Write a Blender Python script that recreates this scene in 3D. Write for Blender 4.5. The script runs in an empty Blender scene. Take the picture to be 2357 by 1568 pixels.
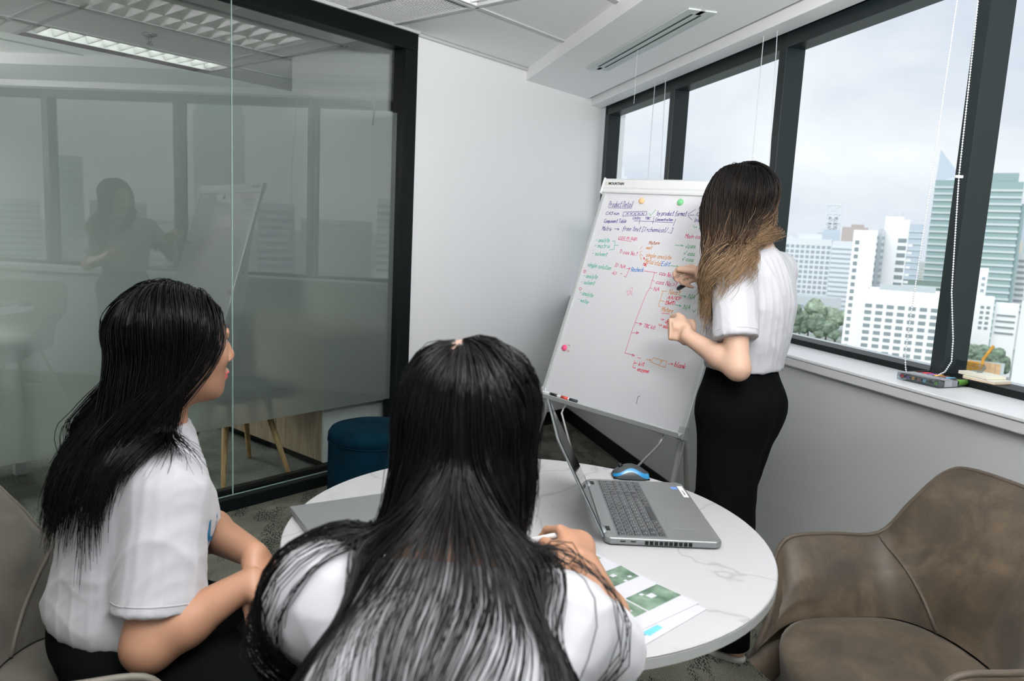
import bpy, bmesh, math, random
import numpy as np
from mathutils import Vector, Matrix
PI = math.pi
SC = bpy.context.scene
COL = SC.collection
random.seed(7)

# ---------------------------------------------------------------- camera, world, light, exposure
CAM_Z = 1.36
def make_camera():
    pitch, roll = .1404, .0499
    cp, sp, cr, sr = math.cos(pitch), math.sin(pitch), math.cos(roll), math.sin(roll)
    right, fwd, up = Vector((1, 0, 0)), Vector((0, cp, -sp)), Vector((0, sp, cp))
    r2 = right * cr + up * sr
    u2 = up * cr - right * sr
    cd = bpy.data.cameras.new('camera')
    cd.sensor_width = 36; cd.sensor_fit = 'HORIZONTAL'
    cd.lens = 1712 / 2357 * 36
    cd.clip_start = .02; cd.clip_end = 6000
    cd.dof.use_dof = True; cd.dof.focus_distance = 2.35; cd.dof.aperture_fstop = 5.6
    o = bpy.data.objects.new('camera', cd); COL.objects.link(o)
    m = Matrix((r2, u2, -fwd)).transposed().to_4x4()
    m.translation = (0, 0, CAM_Z)
    o.matrix_world = m
    SC.camera = o
make_camera()
vs = SC.view_settings
vs.view_transform = 'Standard'; vs.look = 'None'; vs.gamma = 1; vs.use_curve_mapping = False
vs.exposure = 0.0
SC.cycles.use_denoising = True
SC.cycles.max_bounces = 10
SC.cycles.diffuse_bounces = 4
SC.cycles.glossy_bounces = 4
SC.cycles.transmission_bounces = 8
SC.cycles.transparent_max_bounces = 16
SC.cycles.caustics_reflective = False
SC.cycles.caustics_refractive = False
SC.cycles.sample_clamp_indirect = 6

LAMP = 14.0          # ceiling fittings of this room
LAMP_FAR = 22.0       # ceiling fitting of the room next door
SKY = 1.25
SUN = 2.6
FLASH = 222.0          # photographer's flash, bounced off the ceiling

def make_world():
    w = bpy.data.worlds.new('overcast_sky'); SC.world = w; w.use_nodes = True
    nt = w.node_tree; N = nt.nodes; L = nt.links
    bg = N['Background']
    tc = N.new('ShaderNodeTexCoord'); mp = N.new('ShaderNodeMapping')
    mp.inputs['Scale'].default_value = (1.0, 1.0, 2.6)
    nz = N.new('ShaderNodeTexNoise'); nz.inputs['Scale'].default_value = 2.1
    nz.inputs['Detail'].default_value = 6; nz.inputs['Roughness'].default_value = .5
    nz.inputs['Distortion'].default_value = .4
    cr = N.new('ShaderNodeValToRGB')
    e = cr.color_ramp.elements
    e[0].position = .36; e[0].color = (.56, .615, .70, 1)
    e[1].position = .62; e[1].color = (.80, .83, .85, 1)
    L.new(tc.outputs['Generated'], mp.inputs['Vector']); L.new(mp.outputs['Vector'], nz.inputs['Vector'])
    L.new(nz.outputs['Fac'], cr.inputs['Fac']); L.new(cr.outputs['Color'], bg.inputs['Color'])
    bg.inputs['Strength'].default_value = SKY
make_world()
sd = bpy.data.lights.new('hazy_sun', 'SUN'); sd.energy = SUN; sd.angle = 1.0; sd.color = (1, .985, .96)
so = bpy.data.objects.new('hazy_sun', sd); COL.objects.link(so)
so.rotation_euler = Vector((.62, .62, -.75)).to_track_quat('-Z', 'Y').to_euler()
# the photographer's flash head behind the camera, aimed up: its light comes back off the ceiling
fd = bpy.data.lights.new('bounce_flash', 'AREA'); fd.energy = FLASH; fd.shape = 'DISK'; fd.size = .5; fd.color = (1, .99, .98)
fo = bpy.data.objects.new('bounce_flash', fd); COL.objects.link(fo)
fo.location = (.35, .10, 1.85); fo.rotation_euler = (PI - .45, 0, 0)

# ---------------------------------------------------------------- helpers
class MB:
    """collects simple shapes; build() links them as one mesh object"""
    def __init__(s): s.v = []; s.f = []; s.mi = []; s.cm = 0
    def add(s, vs, fs):
        n = len(s.v); s.v += [tuple(map(float, p)) for p in vs]
        s.f += [tuple(n + i for i in f) for f in fs]; s.mi += [s.cm] * len(fs); return s
    def box(s, x0, x1, y0, y1, z0, z1):
        return s.add([(x, y, z) for z in (z0, z1) for y in (y0, y1) for x in (x0, x1)],
                     [(0, 2, 3, 1), (4, 5, 7, 6), (0, 1, 5, 4), (2, 6, 7, 3), (0, 4, 6, 2), (1, 3, 7, 5)])
    def obox(s, c, ax, ay, az):
        c, ax, ay, az = map(Vector, (c, ax, ay, az))
        return s.add([c + ax * x + ay * y + az * z for z in (-1, 1) for y in (-1, 1) for x in (-1, 1)],
                     [(0, 2, 3, 1), (4, 5, 7, 6), (0, 1, 5, 4), (2, 6, 7, 3), (0, 4, 6, 2), (1, 3, 7, 5)])
    def tube(s, pts, r, n=8, cap=True):
        pts = [Vector(p) for p in pts]; k = len(pts)
        rs = r if isinstance(r, (list, tuple)) else [r] * k
        t0 = (pts[1] - pts[0]).normalized()
        u = t0.orthogonal().normalized(); vs = []
        for i, p in enumerate(pts):
            t = (pts[min(i + 1, k - 1)] - pts[max(i - 1, 0)]).normalized()
            u = (u - t * u.dot(t)).normalized(); w = t.cross(u)
            for j in range(n):
                a = 2 * PI * j / n
                vs.append(p + (u * math.cos(a) + w * math.sin(a)) * rs[i])
        fs = [(i * n + j, i * n + (j + 1) % n, (i + 1) * n + (j + 1) % n, (i + 1) * n + j) for i in range(k - 1) for j in range(n)]
        if cap: fs += [tuple(range(n - 1, -1, -1)), tuple((k - 1) * n + j for j in range(n))]
        return s.add(vs, fs)
    def lathe(s, prof, n=48, c=(0, 0, 0)):
        k = len(prof); vs = []
        for r, z in prof:
            for j in range(n):
                a = 2 * PI * j / n; vs.append((c[0] + r * math.cos(a), c[1] + r * math.sin(a), c[2] + z))
        fs = [(i * n + j, i * n + (j + 1) % n, (i + 1) * n + (j + 1) % n, (i + 1) * n + j) for i in range(k - 1) for j in range(n)]
        fs += [tuple(range(n - 1, -1, -1)), tuple((k - 1) * n + j for j in range(n))]
        return s.add(vs, fs)
    def prism(s, poly, z0, z1):
        n = len(poly)
        return s.add([(x, y, z0) for x, y in poly] + [(x, y, z1) for x, y in poly],
                     [tuple(range(n - 1, -1, -1)), tuple(range(n, 2 * n))] + [(i, (i + 1) % n, n + (i + 1) % n, n + i) for i in range(n)])
    def grid(s, P):
        r, c = len(P), len(P[0])
        return s.add([p for row in P for p in row], [(i * c + j, i * c + j + 1, (i + 1) * c + j + 1, (i + 1) * c + j) for i in range(r - 1) for j in range(c - 1)])
    def build(s, name, mat, parent=None, smooth=False, bevel=0, seg=2, frame=None):
        me = bpy.data.meshes.new(name); me.from_pydata(s.v, [], s.f)
        mats = mat if isinstance(mat, (list, tuple)) else [mat]
        for m in mats: me.materials.append(m)
        if any(s.mi): me.polygons.foreach_set('material_index', s.mi)
        if smooth: me.polygons.foreach_set('use_smooth', [True] * len(me.polygons))
        me.update()
        return link(name, me, parent, bevel, seg, frame)
def link(name, me, parent=None, bevel=0, seg=2, frame=None):
    o = bpy.data.objects.new(name, me); COL.objects.link(o)
    if parent is not None: o.parent = parent
    if frame is not None: o.matrix_world = frame
    if bevel:
        b = o.modifiers.new('edge', 'BEVEL'); b.width = bevel; b.segments = seg; b.limit_method = 'ANGLE'; b.angle_limit = .6
    return o
def np_mesh(name, V, F, mats, smooth=True):
    """mesh from numpy arrays; F is (n,3) or (n,4)"""
    me = bpy.data.meshes.new(name); k = F.shape[1]
    me.vertices.add(len(V)); me.vertices.foreach_set('co', np.ascontiguousarray(V, dtype=np.float32).ravel())
    me.loops.add(F.size); me.loops.foreach_set('vertex_index', np.ascontiguousarray(F, dtype=np.int32).ravel())
    me.polygons.add(len(F)); me.polygons.foreach_set('loop_start', np.arange(0, F.size, k, dtype=np.int32))
    for m in (mats if isinstance(mats, (list, tuple)) else [mats]): me.materials.append(m)
    if smooth: me.polygons.foreach_set('use_smooth', np.ones(len(F), dtype=bool))
    me.update(calc_edges=True); me.validate()
    return me
def thing(name, label, cat, frame=None, group=None):
    o = bpy.data.objects.new(name, None); COL.objects.link(o); o.empty_display_size = .05
    if frame is not None: o.matrix_world = frame
    return tag(o, label, cat, group)
def tag(o, label, cat, group=None):
    o['label'] = label; o['category'] = cat
    if group: o['group'] = group
    return o
def struct(name, frame=None):
    o = bpy.data.objects.new(name, None); COL.objects.link(o); o['kind'] = 'structure'; o.empty_display_size = .05
    if frame is not None: o.matrix_world = frame
    return o
def S(o): o['kind'] = 'structure'; return o
def stuff(o): o['kind'] = 'stuff'; return o
def copy_part(o, parent, loc=None, rz=None):
    c = o.copy(); COL.objects.link(c); c.parent = parent
    if loc is not None: c.location = loc
    if rz is not None: c.rotation_euler = (0, 0, rz)
    return c
def copy_tree(o, parent=None):
    c = o.copy(); COL.objects.link(c)
    if parent is not None: c.parent = parent
    for ch in list(o.children): copy_tree(ch, c)
    return c
def TR(loc=(0, 0, 0), rz=0.0): return Matrix.Translation(loc) @ Matrix.Rotation(rz, 4, 'Z')

# ---- materials
def nodes(name):
    m = bpy.data.materials.new(name); m.use_nodes = True
    return m, m.node_tree.nodes, m.node_tree.links, m.node_tree.nodes['Principled BSDF']
def P(name, col, rough=.5, metal=0, spec=.5, coat=0, bump=0, bscale=200, vary=0, vscale=6, sheen=0, trans=0, ior=1.45, emit=0, bdist=.002):
    m, N, L, b = nodes(name)
    b.inputs['Base Color'].default_value = (*col, 1); b.inputs['Roughness'].default_value = rough
    b.inputs['Metallic'].default_value = metal; b.inputs['Specular IOR Level'].default_value = spec
    b.inputs['Coat Weight'].default_value = coat; b.inputs['IOR'].default_value = ior
    b.inputs['Sheen Weight'].default_value = sheen; b.inputs['Transmission Weight'].default_value = trans
    if emit:
        b.inputs['Emission Color'].default_value = (*col, 1); b.inputs['Emission Strength'].default_value = emit
    if vary or bump:
        tc = N.new('ShaderNodeTexCoord')
    if vary:
        n = N.new('ShaderNodeTexNoise'); n.inputs['Scale'].default_value = vscale; n.inputs['Detail'].default_value = 5
        r = N.new('ShaderNodeValToRGB'); e = r.color_ramp.elements
        e[0].position = .3; e[1].position = .7
        e[0].color = (*[c * (1 - vary) for c in col], 1); e[1].color = (*[min(1, c * (1 + vary)) for c in col], 1)
        L.new(tc.outputs['Object'], n.inputs['Vector']); L.new(n.outputs['Fac'], r.inputs['Fac']); L.new(r.outputs['Color'], b.inputs['Base Color'])
    if bump:
        n2 = N.new('ShaderNodeTexNoise'); n2.inputs['Scale'].default_value = bscale; n2.inputs['Detail'].default_value = 4
        bp = N.new('ShaderNodeBump'); bp.inputs['Strength'].default_value = bump; bp.inputs['Distance'].default_value = bdist
        L.new(tc.outputs['Object'], n2.inputs['Vector']); L.new(n2.outputs['Fac'], bp.inputs['Height']); L.new(bp.outputs['Normal'], b.inputs['Normal'])
    return m
def glass_mat(name, tint, ior=1.5, boost=1.0):
    """thin architectural glass: tinted see-through plus a Fresnel reflection"""
    m, N, L, b = nodes(name); N.remove(b); out = N['Material Output']
    t = N.new('ShaderNodeBsdfTransparent'); t.inputs['Color'].default_value = (*tint, 1)
    g = N.new('ShaderNodeBsdfGlossy'); g.inputs['Roughness'].default_value = .0
    fr = N.new('ShaderNodeFresnel'); ge = N.new('ShaderNodeNewGeometry'); mr = N.new('ShaderNodeMapRange')
    mr.inputs['To Min'].default_value = ior; mr.inputs['To Max'].default_value = 1 / ior      # the same reflection from both faces
    L.new(ge.outputs['Backfacing'], mr.inputs['Value']); L.new(mr.outputs['Result'], fr.inputs['IOR'])
    mu = N.new('ShaderNodeMath'); mu.operation = 'MULTIPLY'; mu.inputs[1].default_value = boost; mu.use_clamp = True
    mx = N.new('ShaderNodeMixShader')
    L.new(fr.outputs[0], mu.inputs[0]); L.new(mu.outputs[0], mx.inputs['Fac']); L.new(t.outputs[0], mx.inputs[1]); L.new(g.outputs[0], mx.inputs[2])
    L.new(mx.outputs[0], out.inputs['Surface'])
    return m

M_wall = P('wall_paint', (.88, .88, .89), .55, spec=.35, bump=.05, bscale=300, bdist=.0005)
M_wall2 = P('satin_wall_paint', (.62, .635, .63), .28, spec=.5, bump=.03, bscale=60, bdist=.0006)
M_ceil = P('ceiling_paint', (.89, .89, .90), .8, spec=.2)
M_tile = P('mineral_tile', (.88, .885, .89), .9, spec=.15, bump=.15, bscale=500, bdist=.0004)
M_tee = P('white_enamel', (.56, .575, .575), .5)
M_black = P('black_powder_coat', (.003, .005, .005), .45, spec=.22)
M_alu = P('dark_anodised_aluminium', (.012, .018, .019), .40, spec=.4)
M_basb = P('black_vinyl_skirting', (.004, .005, .005), .6, spec=.2)
M_sill = P('white_laminate_sill', (.84, .85, .87), .3)
M_silltrim = P('grey_white_sill_edge', (.70, .70, .71), .4)
M_ledge = P('pale_metal_ledge', (.6, .65, .68), .35, metal=.2)
M_white = P('white_plastic', (.82, .82, .83), .4)
M_pane = glass_mat('window_glass', (.97, .985, .985), 1.35, .08)
M_part = glass_mat('partition_glass', (.80, .86, .835), 1.52, 2.6)
M_edge = P('green_glass_edge', (.36, .50, .47), .15, spec=.7)

def film_mat():
    m, N, L, b = nodes('frosted_film'); N.remove(b); out = N['Material Output']
    d = N.new('ShaderNodeBsdfDiffuse'); d.inputs['Color'].default_value = (.42, .435, .425, 1)
    r = N.new('ShaderNodeBsdfRefraction'); r.inputs['Color'].default_value = (.90, .95, .92, 1)
    r.inputs['Roughness'].default_value = .52; r.inputs['IOR'].default_value = 1.12
    mx = N.new('ShaderNodeMixShader'); mx.inputs['Fac'].default_value = .52
    L.new(d.outputs[0], mx.inputs[1]); L.new(r.outputs[0], mx.inputs[2]); L.new(mx.outputs[0], out.inputs['Surface'])
    return m
M_film = film_mat()

def carpet_mat(name, base, dark, streak):
    m, N, L, b = nodes(name)
    tc = N.new('ShaderNodeTexCoord')
    def noise(scale, sx=1, sy=1, det=3, rot=0.0):
        mp = N.new('ShaderNodeMapping'); mp.inputs['Scale'].default_value = (sx, sy, 1); mp.inputs['Rotation'].default_value = (0, 0, rot)
        n = N.new('ShaderNodeTexNoise'); n.inputs['Scale'].default_value = scale; n.inputs['Detail'].default_value = det
        L.new(tc.outputs['Object'], mp.inputs['Vector']); L.new(mp.outputs['Vector'], n.inputs['Vector']); return n
    def ramp(n, p0, p1, c0, c1):
        r = N.new('ShaderNodeValToRGB'); e = r.color_ramp.elements
        e[0].position = p0; e[1].position = p1; e[0].color = (*c0, 1); e[1].color = (*c1, 1)
        L.new(n.outputs[0], r.inputs['Fac']); return r
    rot = .88
    big = ramp(noise(5, 1, 1, 4), .35, .65, [c * .78 for c in base], [c * 1.18 for c in base])
    loop = ramp(noise(420, 1, .5, 1, rot), .35, .65, (.55,) * 3, (1.25,) * 3)
    mul = N.new('ShaderNodeMix'); mul.data_type = 'RGBA'; mul.blend_type = 'MULTIPLY'; mul.inputs['Factor'].default_value = 1
    L.new(big.outputs['Color'], mul.inputs['A']); L.new(loop.outputs['Color'], mul.inputs['B'])
    patch = ramp(noise(9, 1, .42, 3, rot), .485, .545, (0,) * 3, (1,) * 3)
    dash = ramp(noise(210, 1, .30, 0, rot), .5, .56, (0,) * 3, (1,) * 3)
    mm = N.new('ShaderNodeMath'); mm.operation = 'MULTIPLY'; L.new(patch.outputs['Color'], mm.inputs[0]); L.new(dash.outputs['Color'], mm.inputs[1])
    m2 = N.new('ShaderNodeMath'); m2.operation = 'MULTIPLY'; m2.inputs[1].default_value = streak; L.new(mm.outputs[0], m2.inputs[0])
    mx = N.new('ShaderNodeMix'); mx.data_type = 'RGBA'
    L.new(m2.outputs[0], mx.inputs['Factor']); L.new(mul.outputs['Result'], mx.inputs['A']); mx.inputs['B'].default_value = (*dark, 1)
    L.new(mx.outputs['Result'], b.inputs['Base Color']); b.inputs['Roughness'].default_value = 1; b.inputs['Specular IOR Level'].default_value = .1
    bp = N.new('ShaderNodeBump'); bp.inputs['Strength'].default_value = .6; bp.inputs['Distance'].default_value = .003
    L.new(loop.outputs['Color'], bp.inputs['Height']); L.new(bp.outputs['Normal'], b.inputs['Normal'])
    return m
M_carpet = carpet_mat('carpet', (.135, .135, .110), (.008, .013, .014), .92)
M_carpet2 = carpet_mat('grey_carpet', (.17, .18, .16), (.05, .06, .06), .25)

# ---------------------------------------------------------------- the room
aA, aW = .694, -.2632
A = Vector((math.sin(aA), math.cos(aA), 0)); W = Vector((math.sin(aW), math.cos(aW), 0))
nA = Vector((A.y, -A.x, 0)); nW = Vector((W.y, -W.x, 0))
A0, N0 = -3.179, 1.853
FA = TR(nA * A0, PI / 2 - aA)      # x along the glass wall, y into the room next door, z up
FW = TR(nW * N0, PI / 2 - aW)      # x along the window wall, y into this room, z up
CX, CW = 4.5056, 5.193             # where the two walls meet
def wa(x, y=0, z=0): return FA @ Vector((x, y, z))
def ww(x, y=0, z=0): return FW @ Vector((x, y, z))
CEIL = 2.42

def poly_obj(name, pts, z0, z1, mat):
    return MB().prism([(p.x, p.y) for p in pts], z0, z1).build(name, mat)
END = -2.6
floor_pts = [wa(END), ww(END, -.02), ww(CW, -.02), wa(CX + .05)]
S(poly_obj('floor', [wa(END, -.0), ww(END, 0), ww(CW + .02, 0), wa(CX, 0)], -.05, 0, M_carpet))
o = MB().box(END, 2.87, 0, 4.2, -.05, -.001).build('floor_beyond', M_carpet2, frame=FA); S(o); o.name = 'floor_2'

# white end of the glass wall
w = struct('wall_back', FA)
MB().box(2.862, 5.05, 0, .12, -.05, CEIL + .1).build('plaster_panel', M_wall, w)
b = struct('baseboard_back', FA)
MB().box(2.862, 4.50, -.012, -.0005, 0, .095).build('board', M_basb, b, bevel=.003)
# window wall below the sill
w = struct('wall_right', FW)
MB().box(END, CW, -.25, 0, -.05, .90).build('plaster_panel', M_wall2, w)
b = struct('baseboard_right', FW)
MB().box(END, CW - .01, .0005, .012, 0, .095).build('board', M_basb, b, bevel=.003)
t = struct('trim_1', FW)
MB().box(END, CW + .05, -.27, .03, .934, .946).build('sill_board', M_sill, t, bevel=.003)
MB().box(END, CW + .02, -.02, .026, .9005, .9335).build('sill_apron', M_silltrim, t, bevel=.004)
# rear wall, behind the camera
w = struct('wall_rear')
a_, b_ = wa(END, 0), ww(END, -.2)
dv = (b_ - a_).normalized(); nv = Vector((dv.y, -dv.x, 0))
MB().prism([(p.x, p.y) for p in (a_ - dv * .3, b_ + dv * .6, b_ + dv * .6 + nv * .1, a_ - dv * .3 + nv * .1)], -.05, CEIL + .1).build('plaster_panel', M_wall, w)

# glass wall with black frame
w = struct('wall_left', FA)
MB().box(END, 2.862, -.035, .075, 2.318, CEIL).build('frame_header', M_black, w, bevel=.003)
MB().box(2.772, 2.862, -.035, .075, 0, 2.318).build('frame_jamb', M_black, w, bevel=.003)
MB().box(END, 2.772, -.035, .075, 0, .06).build('bottom_rail', M_black, w, bevel=.003)
MB().box(END, 2.772, .03, .07, .06, .086).build('glazing_bead', M_black, w, bevel=.002)
edges = [-2.2, -1.2, -.2, .8, 1.80, 2.772]
for x0, x1 in zip(edges, edges[1:]):
    g = MB().add([(x0 + .003, .012, .06), (x1 - .003, .012, .06), (x1 - .003, .012, 2.318), (x0 + .003, .012, 2.318)], [(0, 1, 2, 3)]).build('glass_pane', M_part, w)
    MB().add([(x0 + .003, .0165, .40), (x1 - .003, .0165, .40), (x1 - .003, .0165, 1.986), (x0 + .003, .0165, 1.986)], [(0, 1, 2, 3)]).build('frosted_film', M_film, w)
    if x1 < 2.7:
        MB().box(x1 - .0017, x1 + .0017, .010, .018, .06, 2.318).build('glass_joint', M_edge, w)
MB().box(1.0, 2.772, .008, .0115, .0605, .064).build('glass_edge', M_edge, w)

# windows: fronts of the mullions 0.2 m behind the wall face
s_m = [5.245, 4.20, 3.10, 2.018, .93, -.17, -1.27, -2.37]
for i in range(len(s_m) - 1):
    x1, x0 = s_m[i], s_m[i + 1]
    wi = struct('window_%d' % (i + 1), FW)
    MB().box(x0 + .055, x1 + .055 if i == 0 else x1, -.30, -.20, 2.262, 2.40).build('frame_head', M_alu, wi, bevel=.003)
    MB().box(x0 + .055, x1 + .055 if i == 0 else x1, -.30, -.20, .946, .970).build('frame_sill', M_black, wi, bevel=.003)
    MB().box(x0 + .055, x1, -.36, -.302, .93, .966).build('outer_ledge', M_ledge, wi)
    MB().box(x0 + (.0 if i < 7 else 0), x0 + .055, -.30, -.20, .946, 2.40).build('mullion', M_alu, wi, bevel=.003)
    if i == 0: MB().box(x1, x1 + .055, -.30, -.20, .946, 2.40).build('mullion', M_alu, wi, bevel=.003)
    MB().box(x0 + .055, x0 + .066, -.296, -.285, .97, 2.262).build('glazing_bead', M_black, wi)
    MB().add([(x0 + .055, -.292, .97), (x1, -.292, .97), (x1, -.292, 2.262), (x0 + .055, -.292, 2.262)], [(0, 1, 2, 3)]).build('glass_pane', M_pane, wi)
# outer skin above and below the glazing
w = struct('wall_outer', FW)
MB().box(END, CW + .3, -.45, -.301, 2.40, 2.75).build('spandrel', M_ledge, w)
MB().box(END, CW + .3, -.45, -.361, -.3, .90).build('spandrel', M_ledge, w)

# ceiling
c = struct('ceiling')
def ceil_poly(pts, z0, z1, name, mat):
    o = MB().prism([(p.x, p.y) for p in pts], z0, z1).build(name, mat, c); return o
ceil_poly([wa(END - .3, 0.15), ww(END - .3, -.4), ww(CW + .2, -.4), wa(CX + .3, .15)], CEIL + .15, CEIL + .22, 'slab', M_ceil)
sf = MB().box(END - .2, CW + .5, -.02, .55, 2.352, CEIL + .04).build('soffit', M_ceil, c); sf.matrix_world = FW
lines_x = [2.69 + 1.2 * k for k in range(-4, 2)]
GR = .615
FIX = [(1.49, 1), (.29, 1), (.29, 3), (-.91, 1)]   # lower x, row
tl = MB().box(.013, 1.187, -.602, -.013, 0, .018).build('ceiling_tile', M_tile, c)
first = True
def inside_soffit(x, y):
    p = wa(x, y); return p.dot(nW) > N0 - .55
for xi in lines_x[:-1]:
    for r in range(0, 8):
        if (round(xi, 2), r) in [(round(a, 2), b) for a, b in FIX] or (r == 0 and abs(xi - 1.49) < .01): continue
        if all(inside_soffit(xi + dx, -GR * r - dy) for dx in (0, 1.2) for dy in (0, GR)): continue
        x1 = 1.2
        if first: t = tl; first = False
        else: t = copy_part(tl, c)
        t.matrix_world = FA @ Matrix.Translation((xi, -GR * r, CEIL + .004))
tb = MB()
def soffit_y(x): return -(N0 - .53 - wa(x, 0).dot(nW)) / (wa(0, 0).dot(nW) - wa(0, 1).dot(nW)) * 1.0
def soffit_x(y): return (N0 - .53 - wa(0, y).dot(nW)) / A.dot(nW)
for x in lines_x:
    ye = max(-GR * 8, soffit_y(x))
    if ye < -.05: tb.box(x - .013, x + .013, ye, 0, CEIL - .002, CEIL + .02)
for r in range(0, 9): tb.box(-2.4, min(5.0, soffit_x(-GR * r)), -GR * r - .013, -GR * r + .013, CEIL - .002, CEIL + .02)
o = stuff(tb.build('tee_bar', M_tee, c)); o.matrix_world = FA
o = MB().box(2.862, 4.1, -.022, -.0005, CEIL - .012, CEIL + .002).build('wall_angle', M_tee, c); o.matrix_world = FA
o = MB().box(END, 2.862, -.05, -.036, CEIL - .012, CEIL + .002).build('wall_angle', M_tee, c); o.matrix_world = FA

# blind cassette along the head of the windows
t = struct('trim_2', FW)
MB().box(END, CW + .12, -.165, -.055, 2.312, 2.42).build('cassette', M_white, t, bevel=.004)
MB().box(END, CW + .12, -.20, -.166, 2.345, 2.42).build('backing', M_alu, t)

# ---------------------------------------------------------------- the room next door
w = struct('wall_next_room', FA)
MB().box(2.87, 2.99, .121, 1.165, 0, 2.5).build('plaster_panel', M_wall, w)
MB().box(END, 5.0, 4.2, 4.3, 0, 2.5).build('plaster_panel', M_wall2, w)
MB().box(END - .1, END, .08, 4.3, 0, 2.5).build('plaster_panel', M_wall2, w)
MB().box(4.9, 5.0, 1.1, 4.2, -.05, 2.5).build('plaster_panel', M_wall2, w)
o = MB().box(2.87, 4.9, 1.165, 4.2, -.05, -.001).build('floor_3', M_carpet2, frame=FA); S(o)
c2 = struct('ceiling_2', FA)
MB().box(END, 5.0, .08, 4.2, CEIL + .15, CEIL + .22).build('slab', M_ceil, c2)
far_x = [1.63 - 1.2 * 3, 1.63 - 2.4, 1.63 - 1.2, 1.63, 2.83, 4.03]
far_fix = [(1.63, 3), (-.77, 3), (.43, 5)]
for xi in far_x[:-1]:
    for r in range(0, 7):
        if any(abs(xi - a) < .02 and r == b for a, b in far_fix): continue
        if xi > 2.7 and r < 2: continue
        t = copy_part(tl, c2, (xi, .6 * r + .605, CEIL + .004))
        t.rotation_euler = (0, 0, 0); t.scale = (1, .975, 1)
tb = MB()
for x in far_x: tb.box(x - .012, x + .012, .08, 4.2, CEIL - .002, CEIL + .02)
for r in range(0, 8): tb.box(END, 4.9, .6 * r - .012, .6 * r + .012, CEIL - .002, CEIL + .02)
stuff(tb.build('tee_bar', M_tee, c2))

# ---- louvred ceiling lights
def lamp_mat(name, e):
    m, N, L, b = nodes(name); N.remove(b); out = N['Material Output']
    em = N.new('ShaderNodeEmission'); em.inputs['Color'].default_value = (1, .985, .965, 1); em.inputs['Strength'].default_value = e
    L.new(em.outputs[0], out.inputs['Surface']); return m
M_lamp = lamp_mat('fluorescent_tube', LAMP); M_lamp2 = lamp_mat('dim_fluorescent_tube', LAMP_FAR); M_lamp_fill = lamp_mat('unseen_fill_tube', LAMP_FAR * 22)  # boosted tubes sit in two unseen fittings added to brighten next door
M_refl = P('white_reflector', (.85, .86, .85), .25, spec=.6)
def ceiling_light(frame, label, lamp, ny=2, group=None):
    """1.2 x 0.6 m louvred fitting; local x along its length, y across, hung at z = 0"""
    t = thing('ceiling_light', label, 'ceiling light', frame, group)
    m = MB(); X, Y = 1.16, .3 * ny - .04
    m.box(-.02, X + .02, -.02, 0, -.004, .014).box(-.02, X + .02, Y, Y + .02, -.004, .014).box(-.02, 0, 0, Y, -.004, .014).box(X, X + .02, 0, Y, -.004, .014)
    m.build('trim_frame', M_tee, t)
    m = MB().box(0, X, 0, Y, .11, .115).box(0, X, -.003, 0, .014, .11).box(0, X, Y, Y + .003, .014, .11).box(-.003, 0, 0, Y, .014, .11).box(X, X + .003, 0, Y, .014, .11)
    m.build('housing', M_refl, t)
    for k in range(ny):
        y0, y1 = Y / ny * k, Y / ny * (k + 1); yc = (y0 + y1) / 2
        MB().tube([(.03, yc, .09), (X - .03, yc, .09)], .02, 10).build('lamp_tube', lamp, t, smooth=True)
        r = MB()
        for s in (0, 1):
            ya, yb = (y0, y0 + .06) if s == 0 else (y1, y1 - .06)
            P_ = [[(x, ya + (yb - ya) * v ** 1.6, .0 + .075 * v) for v in (0, .25, .5, .75, 1)] for x in (0.002, X - .002)]
            r.grid(P_)
        r.build('side_reflector', M_refl, t, smooth=True)
        first_b = None
        for j in range(12):
            x = X / 12 * (j + .5)
            if first_b is None:
                bb = MB()
                sec = [(-.003, .0), (-.022, .055), (.022, .055), (.003, .0)]
                vs = [(dx, y, z) for y in (y0 + .012, y1 - .012) for dx, z in sec]
                bb.add(vs, [(0, 1, 2, 3), (7, 6, 5, 4), (0, 4, 5, 1), (1, 5, 6, 2), (2, 6, 7, 3), (3, 7, 4, 0)])
                first_b = bb.build('louvre_blade', M_refl, t); first_b.location = (x, 0, 0)
            else: copy_part(first_b, t, (x, 0, 0))
    return t
for k, (x, r) in enumerate(FIX):
    fr = FA @ Matrix.Translation((x + .02, -GR * (r + 1) + .03, CEIL))
    lab = ['white louvred ceiling light beside the slatted grille by the glass wall', 'louvred ceiling light second from the grille along the glass wall', 'louvred ceiling light over the middle of the room, away from the walls', 'louvred ceiling light third from the grille along the glass wall'][k]
    ceiling_light(fr, lab, M_lamp, group='louvred ceiling lights of the meeting room')
for k, (x, r) in enumerate(far_fix):
    fr = FA @ Matrix.Translation((x + .02, .6 * r + .02, CEIL))
    ceiling_light(fr, ['glowing narrow louvred ceiling light seen through the glass wall', 'unseen fill light added at the left end of the room behind the glass', 'unseen fill light added deepest in the room behind the glass'][k], M_lamp_fill if k else M_lamp2, 2 if k else 1)

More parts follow.
